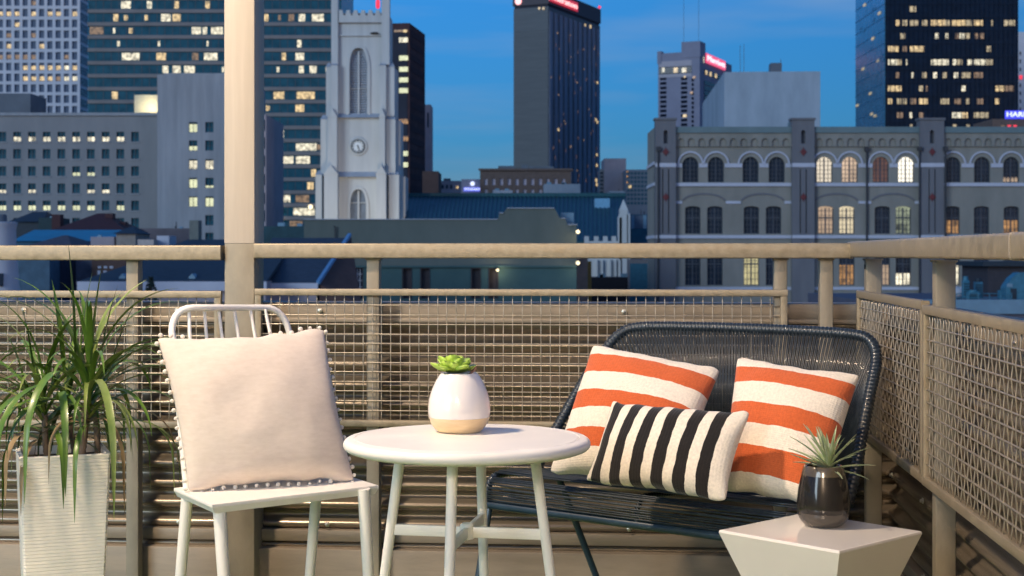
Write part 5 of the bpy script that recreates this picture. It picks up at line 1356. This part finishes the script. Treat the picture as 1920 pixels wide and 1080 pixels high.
bl_m = pm('bright_blue_roof', (.012, .20, .34), .5, 0, var=.15, scale=.5); bl_w = pm('blue_shed_wall', (.03, .10, .17), .8, 0, var=.15, scale=.5)
B_, _ = hip('blue_roof_shed', 'long shed with a bright blue roof at the far left', 20, 232, 431, 452, 112, bl_m, bl_w, .02, .98, t=10)
hip('mauve_hip_house', 'small house with a mauve hipped roof just above the left rail', 52, 134, 441, 460, 98, brnroof, brnroof, .40, .5)
simple('mauve_wall_block', 'low mauve wall block above the left rail', 170, 214, 444, 96, lav_m, t=3)
hip('beige_dormer_house', 'small beige house with a peaked roof above the left rail', 211, 256, 425, 438, 95, slate2, pm('beige_stucco', (.27, .23, .21), .85, 0), .45, .55, t=4)
simple('white_roof_box', 'white rooftop box above the left rail', 294, 317, 442, 94, trim, t=2); simple('low_cream_box', 'low cream rooftop box beside the white one', 258, 288, 449, 93, pm('cream_box', (.45, .38, .36), .8), t=2)
simple('brown_parapet_block', 'long low mauve brown wall in front of the concrete slab', 228, 356, 428, 140, pm('mauve_brown_wall', (.15, .125, .14), .85, 0, var=.15, scale=.6), t=4)
simple('tall_chimney', 'tall square grey green chimney near the pale post', 355, 372, 413, 92, pm('chimney_stucco', (.15, .165, .155), .85), t=1, cat='chimney')
hip('dark_roof_house', 'house with a broad dark roof left of the pale post', 318, 452, 449, 463, 88, slate2, slate2, .1, .9, t=6)
# white tapered round tower at the left edge
p = W(0, 470, 70); wt = thing('white_round_tower', 'white tapered round tower with a flared top at the left edge', 'tower', (p.x, 70, GZ))
zz = lambda py: H - (py - PY0) / FPX * 70 - GZ
MB().lathe([(1.2, 0), (.99, zz(560)), (.88, zz(535)), (.80, zz(487)), (.735, zz(432)), (.76, zz(425)), (.80, zz(421)), (.81, zz(417)), (.72, zz(416))], 32).build('shaft', pm('white_render', (.48, .47, .52), .75, 0, var=.05, scale=1), wt, smooth=True)
MB().lathe([(.32, zz(418)), (.32, zz(404)), (.27, zz(402))], 20).build('turret', roofbox, wt, smooth=True)
MB().box(.13, .43, -.92, -.70, zz(536), zz(512)).build('window', glass_d, wt)
# below the left rail
simple('blue_wall_block', 'blue grey wall seen under the left rail', 33, 93, 480, 88, pm('blue_grey_wall', (.06, .11, .16), .85, 0, var=.25, scale=1.5), t=3)
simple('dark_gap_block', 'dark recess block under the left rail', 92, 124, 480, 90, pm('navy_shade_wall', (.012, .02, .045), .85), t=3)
simple('mauve_low_block', 'low mauve wall right of the dark recess under the left rail', 122, 176, 482, 92, pm('blue_mauve_wall', (.10, .11, .16), .85, 0, var=.25, scale=1.2), t=3)
B_ = simple('red_brick_house', 'red brick house with small pale windows under the left rail', 172, 236, 470, 91, brick_m, t=3)
for px in (187, 198, 209, 186, 197): 
    u, z = B_.F(px, 501 if px in (187, 198, 209) else 511); pane(B_.root, 'window', u, z, .2, .13 if px in (187, 198, 209) else .25, trim, y=-.05)
def slope_house(name, label, x0, x1, y_e, y_r, d, run, roofm, left_cut=0, fw=.42, right_cut=0):
    B = Bld(name, label, 'house', x0, d, 0, x1, t=run); w = B.w; ze = B.F(0, y_e)[1]; zr = B.F(0, y_r, run)[1]
    MB().box(.1, w - .1, .25, run, 0, ze - .02).build('wall', lav_m, B.root)
    rf = MB().add([(0, 0, ze), (w, 0, ze), (w - right_cut, run, zr), (left_cut, run, zr), (0, 0, ze - .12), (w, 0, ze - .12), (w - right_cut, run, zr - .3), (left_cut, run, zr - .3)], [(0, 1, 2, 3), (7, 6, 5, 4), (0, 4, 5, 1), (1, 5, 6, 2), (2, 6, 7, 3), (3, 7, 4, 0)]).build('roof', roofm, B.root)
    MB().box(-.05, w + .02, -.16, -.002, ze - fw, ze - .02).build('fascia', trim, B.root)
    return B, rf
B_, rf = slope_house('slate_roof_house', 'house with a sloping dark slate roof and pale fascia under the left rail', 148, 500, 527, 478, 76, 6, slate2, left_cut=2.6, fw=.5)
for px in (232, 362):
    u, z = B_.F(px, 520, .8); MB().prism([(u - .17, z - .2), (u + .17, z - .2), (u + .17, z + .02), (u, z + .2), (u - .17, z + .02)], .5, 1.4).build('dormer', ac_m, rf)
B_, rf = slope_house('dark_roof_building', 'building with a dark blue roof and white eaves right of the pale post', 470, 596, 530, 446, 78, 7, slate, fw=.33, right_cut=-.9)
w = B_.w; ze = B_.F(0, 530)[1]; zr = B_.F(0, 440, 7)[1]
MB().tube([(w + .02, -.1, ze), (w + .92, 7, zr)], .13, 4).build('verge_board', pm('blue_verge', (.12, .28, .50), .6), B_.root)
MB().add([(w + .08, .02, -0), (w + .08, .02, ze - .1), (w + 1.0, 7, zr - .1), (w + 1.0, 7, 0), (w + 1.2, .3, 0), (w + 2.3, .3, 0), (w + 1.05, 7, zr - .1), (w + 2.3, .3, ze - 1.2)], [(0, 1, 2, 3), (0, 4, 7, 1), (1, 7, 2)]).build('brick_gable', brick_m, B_.root)
simple('mid_teal_block', 'dark teal block between the pale post and the stepped building', 486, 570, 424, 105, pm('dark_teal_wall', (.025, .065, .08), .85, 0, var=.3, scale=1), t=4)
simple('grey_blue_box', 'pale blue grey rooftop box in front of the dark hotel tower', 1020, 1088, 345, 190, pm('blue_grey_render', (.27, .32, .38), .85, 0, var=.08, scale=1), t=5)
simple('small_white_box', 'small white rooftop box in front of the brown brick building', 924, 961, 357, 190, pm('white_grey_render', (.33, .36, .42), .85, 0), t=4)
simple('pale_corner_box', 'pale box at the right end of the church hall roof', 1143, 1172, 358, 200, pm('pale_grey_render', (.24, .28, .34), .85, 0), t=4)
simple('teal_canopy_block', 'teal block with pale panels between the church hall and the arched building', 1180, 1216, 402, 160, pm('teal_block_wall', (.03, .13, .19), .8, 0, var=.2, scale=1), t=4)
B_ = simple('pale_panel_block', 'small block with pale blue panels left of the arched building', 1182, 1214, 404, 155, pm('slate_blue_wall', (.10, .13, .18), .8, 0), t=2, ybot=428)
for px in (1186, 1209): u, z = B_.F(px, 416); pane(B_.root, 'panel', u, z, .35, 1.4, ac_m, y=-.1)
simple('street_shops', 'dark row of low shops in front of the white church wall', 1104, 1216, 520, 120, pm('dark_brick', (.012, .012, .02), .9), t=4)  # near-black brick tone
simple('lamp_lit_wall', 'narrow tan wall beside the lower bright wall lamp', 1081, 1102, 480, 100, pm('tan_render', (.20, .155, .14), .85, 0, var=.15, scale=1), t=3)
B_ = simple('ochre_doorway', 'ochre door strip beside the tan wall', 1100, 1109, 490, 104, pm('ochre_paint', (.25, .14, .03), .7), t=1)
simple('teal_arch_shop', 'teal shop front with a pale lintel left of the arched building', 1182, 1217, 494, 118, pm('teal_shop_paint', (.03, .14, .22), .7), t=2)
simple('pale_lintel_wall', 'pale lintel above the teal shop front', 1180, 1217, 486, 118.4, pm('lintel_stucco', (.20, .18, .19), .8), t=2)

# ---- flat roof with machinery on the right
B_ = Bld('flat_roof_building', 'low building whose flat roof carries machinery at the right', 'building', 1640, 62, 0, 2060, t=14)
zr = B_.F(0, 566)[1]
MB().box(0, B_.w, 0, B_.t, 0, zr).build('wall', pm('mauve_roof_deck', (.10, .10, .14), .85, 0, var=.15, scale=.6), B_.root)
MB().box(0, B_.w, -.2, .15, zr - .5, zr + .1).build('kerb', ac_m, B_.root)
roof_z = zr + GZ
mach = pm('teal_machine_paint', (.035, .16, .24), .5, .1, var=.25, scale=4); machd = pm('dark_machine', (.012, .025, .04), .6)
def onroof(px, d): return V(((px - PX0) / FPX * d, d, roof_z))
def hh_(py, d): return H - (py - PY0) / FPX * d - roof_z
def ac_unit(label, px, w, py, d, kind=0):
    t = thing('cooling_unit', label, 'cooling unit', onroof(px, d), 0, 'rooftop machinery'); ww = w / FPX * d / 2; h_ = hh_(py, d)
    mb = MB(); mb.bbox(-ww, ww, 0, ww * 1.6, .08, h_ * .82, .04, 'z'); mb.build('casing', mach, t)
    for k in range(5): MB().box(-ww * .86, ww * .86, -.03, -.002, h_ * (.16 + .12 * k), h_ * (.21 + .12 * k)).build('louvre', machd, t)
    MB().lathe([(ww * .75, h_ * .82), (ww * .75, h_), (ww * .62, h_), (.05, h_ * .9)], 16, c=(0, ww * .8, 0)).build('fan_shroud', machd if kind else mach, t)
    for sx in (-1, 1): MB().box(sx * ww * .8 - .04, sx * ww * .8 + .04, .02, ww * 1.5, 0, .08).build('foot', machd, t)
ac_unit('tall teal cooling unit on the roof, nearest the railing post', 1812, 13, 518, 66); ac_unit('second tall teal cooling unit, in front of the lit windows', 1836, 15, 522, 67, 1)
ac_unit('low teal cooling unit between the tank and the dark hut', 1827, 22, 544, 63); ac_unit('small teal cooling unit at the right of the roof rail', 1885, 20, 540, 63.5, 1)
t = thing('round_tank', 'white round tank lying at the left end of the rooftop machinery', 'tank', onroof(1791, 63.5), 0)
rt = 11 / FPX * 63.5
MB().lathe([(.05, -rt * .9), (rt * .8, -rt * .85), (rt, -rt * .5), (rt, rt * .5), (rt * .8, rt * .85), (.05, rt * .9)], 18, T=Matrix.Translation((0, 0, hh_(548, 63.5))) @ Matrix.Rotation(pi / 2, 4, 'Y')).build('shell', pm('white_tank', (.42, .44, .48), .5), t, smooth=True)
for s_ in (-1, 1): MB().box(s_ * rt * .6 - .03, s_ * rt * .6 + .03, -.1, .1, 0, hh_(548, 63.5) - rt * .8).build('leg', machd, t)
t = thing('roof_guard_rail', 'low teal pipe guard rail in front of the rooftop machinery', 'guard rail', onroof(1845, 62.4))
hw3 = 52 / FPX * 62.4
for z in (.16, .34): MB().tube([(-hw3, 0, z), (hw3, 0, z)], .018, 6).build('rail', mach, t)
for k in range(6): MB().tube([(-hw3 + 2 * hw3 * k / 5, 0, 0), (-hw3 + 2 * hw3 * k / 5, 0, .34)], .018, 6).build('post', mach, t)
t = thing('roof_hut', 'dark flat roofed hut behind the machinery at the right edge', 'hut', onroof(1910, 70)); a = 58 / FPX * 70
MB().box(-a, a, 0, 4, 0, hh_(499, 70)).build('wall', pm('dark_brown_hut', (.035, .032, .042), .8), t); MB().box(-a - .35, a + .3, -.4, 4.3, hh_(499, 70), hh_(490, 70)).build('roof', machd, t)
t = thing('curved_hood', 'large teal curved hood on the roof at the right edge', 'roof hood', onroof(1908, 62.8)); a = 22 / FPX * 62.8; h_ = hh_(511, 62.8)
MB().prism([(-a, .05), (a * 2, .05), (a * 2, h_), (a * .1, h_), (-a * .5, h_ * .8), (-a * .9, h_ * .55), (-a, h_ * .45)], 0, .7).build('shell', mach, t)
MB().box(-a * .6, -a * .1, -.03, -.002, .06, h_ * .45).build('opening', machd, t); MB().box(-a * .92, -a * .45, -.03, -.002, h_ * .5, h_ * .62).build('pale_plate', ac_m, t)  # dark opening and a small paler plate on the hood front

# ---- bare street trees
bark = pm('grey_bark', (.05, .045, .05), .9, 0)
def tree(label, px, d, ytop, seed, spread):
    t = thing('bare_tree', label, 'tree', ((px - PX0) / FPX * d, d, GZ), 0, 'bare trees before the arched building'); rg = random.Random(seed)
    ht = H - (ytop - PY0) / FPX * d - GZ; tk = MB(); cw = MB()
    tk.tube([(0, 0, 0), (.1, 0, ht * .3), (.05, .1, ht * .5)], [.22, .17, .12], 7)
    def br(p, dr, ln, r, lv):
        q = p + dr * ln; mid_ = p.lerp(q, .5) + V((rg.uniform(-.1, .1), rg.uniform(-.1, .1), rg.uniform(-.05, .1))) * ln * .4
        cw.tube([p, mid_, q], [r, r * .8, r * .55], 4)
        if lv < 4:
            for k in range(3 if lv else 4): br(p.lerp(q, rg.uniform(.45, 1)), (dr + V((rg.uniform(-1, 1) * spread, rg.uniform(-1, 1) * spread, rg.uniform(-.2, .55)))).normalized(), ln * rg.uniform(.55, .75), r * .6, lv + 1)
    for k in range(7): br(V((.05, .08, ht * rg.uniform(.35, .5))), V((rg.uniform(-.9, .9), rg.uniform(-.9, .9), rg.uniform(.5, 1.2))).normalized(), ht * .19, .075, 1)
    tk.build('trunk', bark, t, smooth=True); cw.build('crown', bark, t)
tree('bare street tree at the left end of the arched building', 1265, 104, 492, 1, .8); tree('bare street tree before the dark lower windows, second from the left', 1345, 103, 490, 2, .9); tree('bare street tree seen between two railing posts near the corner', 1520, 100, 545, 3, .8)
# tree silhouette by the slate roof
leafd = pm('dark_foliage', (.02, .035, .03), .8, 0, var=.4, scale=3)
p = W(283, 545, 72); t = thing('dark_tree', 'small dark conical evergreen in front of the pale fascia, left of the post', 'tree', (p.x, 72, GZ)); rg = random.Random(4); mb = MB()
zt = H - (520 - PY0) / FPX * 72 - GZ; mb2 = MB().tube([(0, 0, 0), (0, 0, zt - .5)], [.15, .05], 7); mb2.build('trunk', bark, t)
for k in range(420):
    h_ = rg.random() ** .8; r = (1 - h_) * 1.1 * rg.uniform(.3, 1) + .03; a = rg.random() * 6.28; z = zt - 2.8 + 2.8 * h_; c = V((r * cos(a), r * sin(a), z)); s_ = rg.uniform(.07, .16)
    u_ = V((rg.uniform(-1, 1), rg.uniform(-1, 1), rg.uniform(-1, 1))).normalized() * s_; v_ = V((rg.uniform(-1, 1), rg.uniform(-1, 1), rg.uniform(-1, 1))).normalized() * s_
    mb.add([c - u_, c + v_ * .6, c + u_, c - v_ * .6], [(0, 1, 2, 3)])
mb.build('crown', leafd, t)
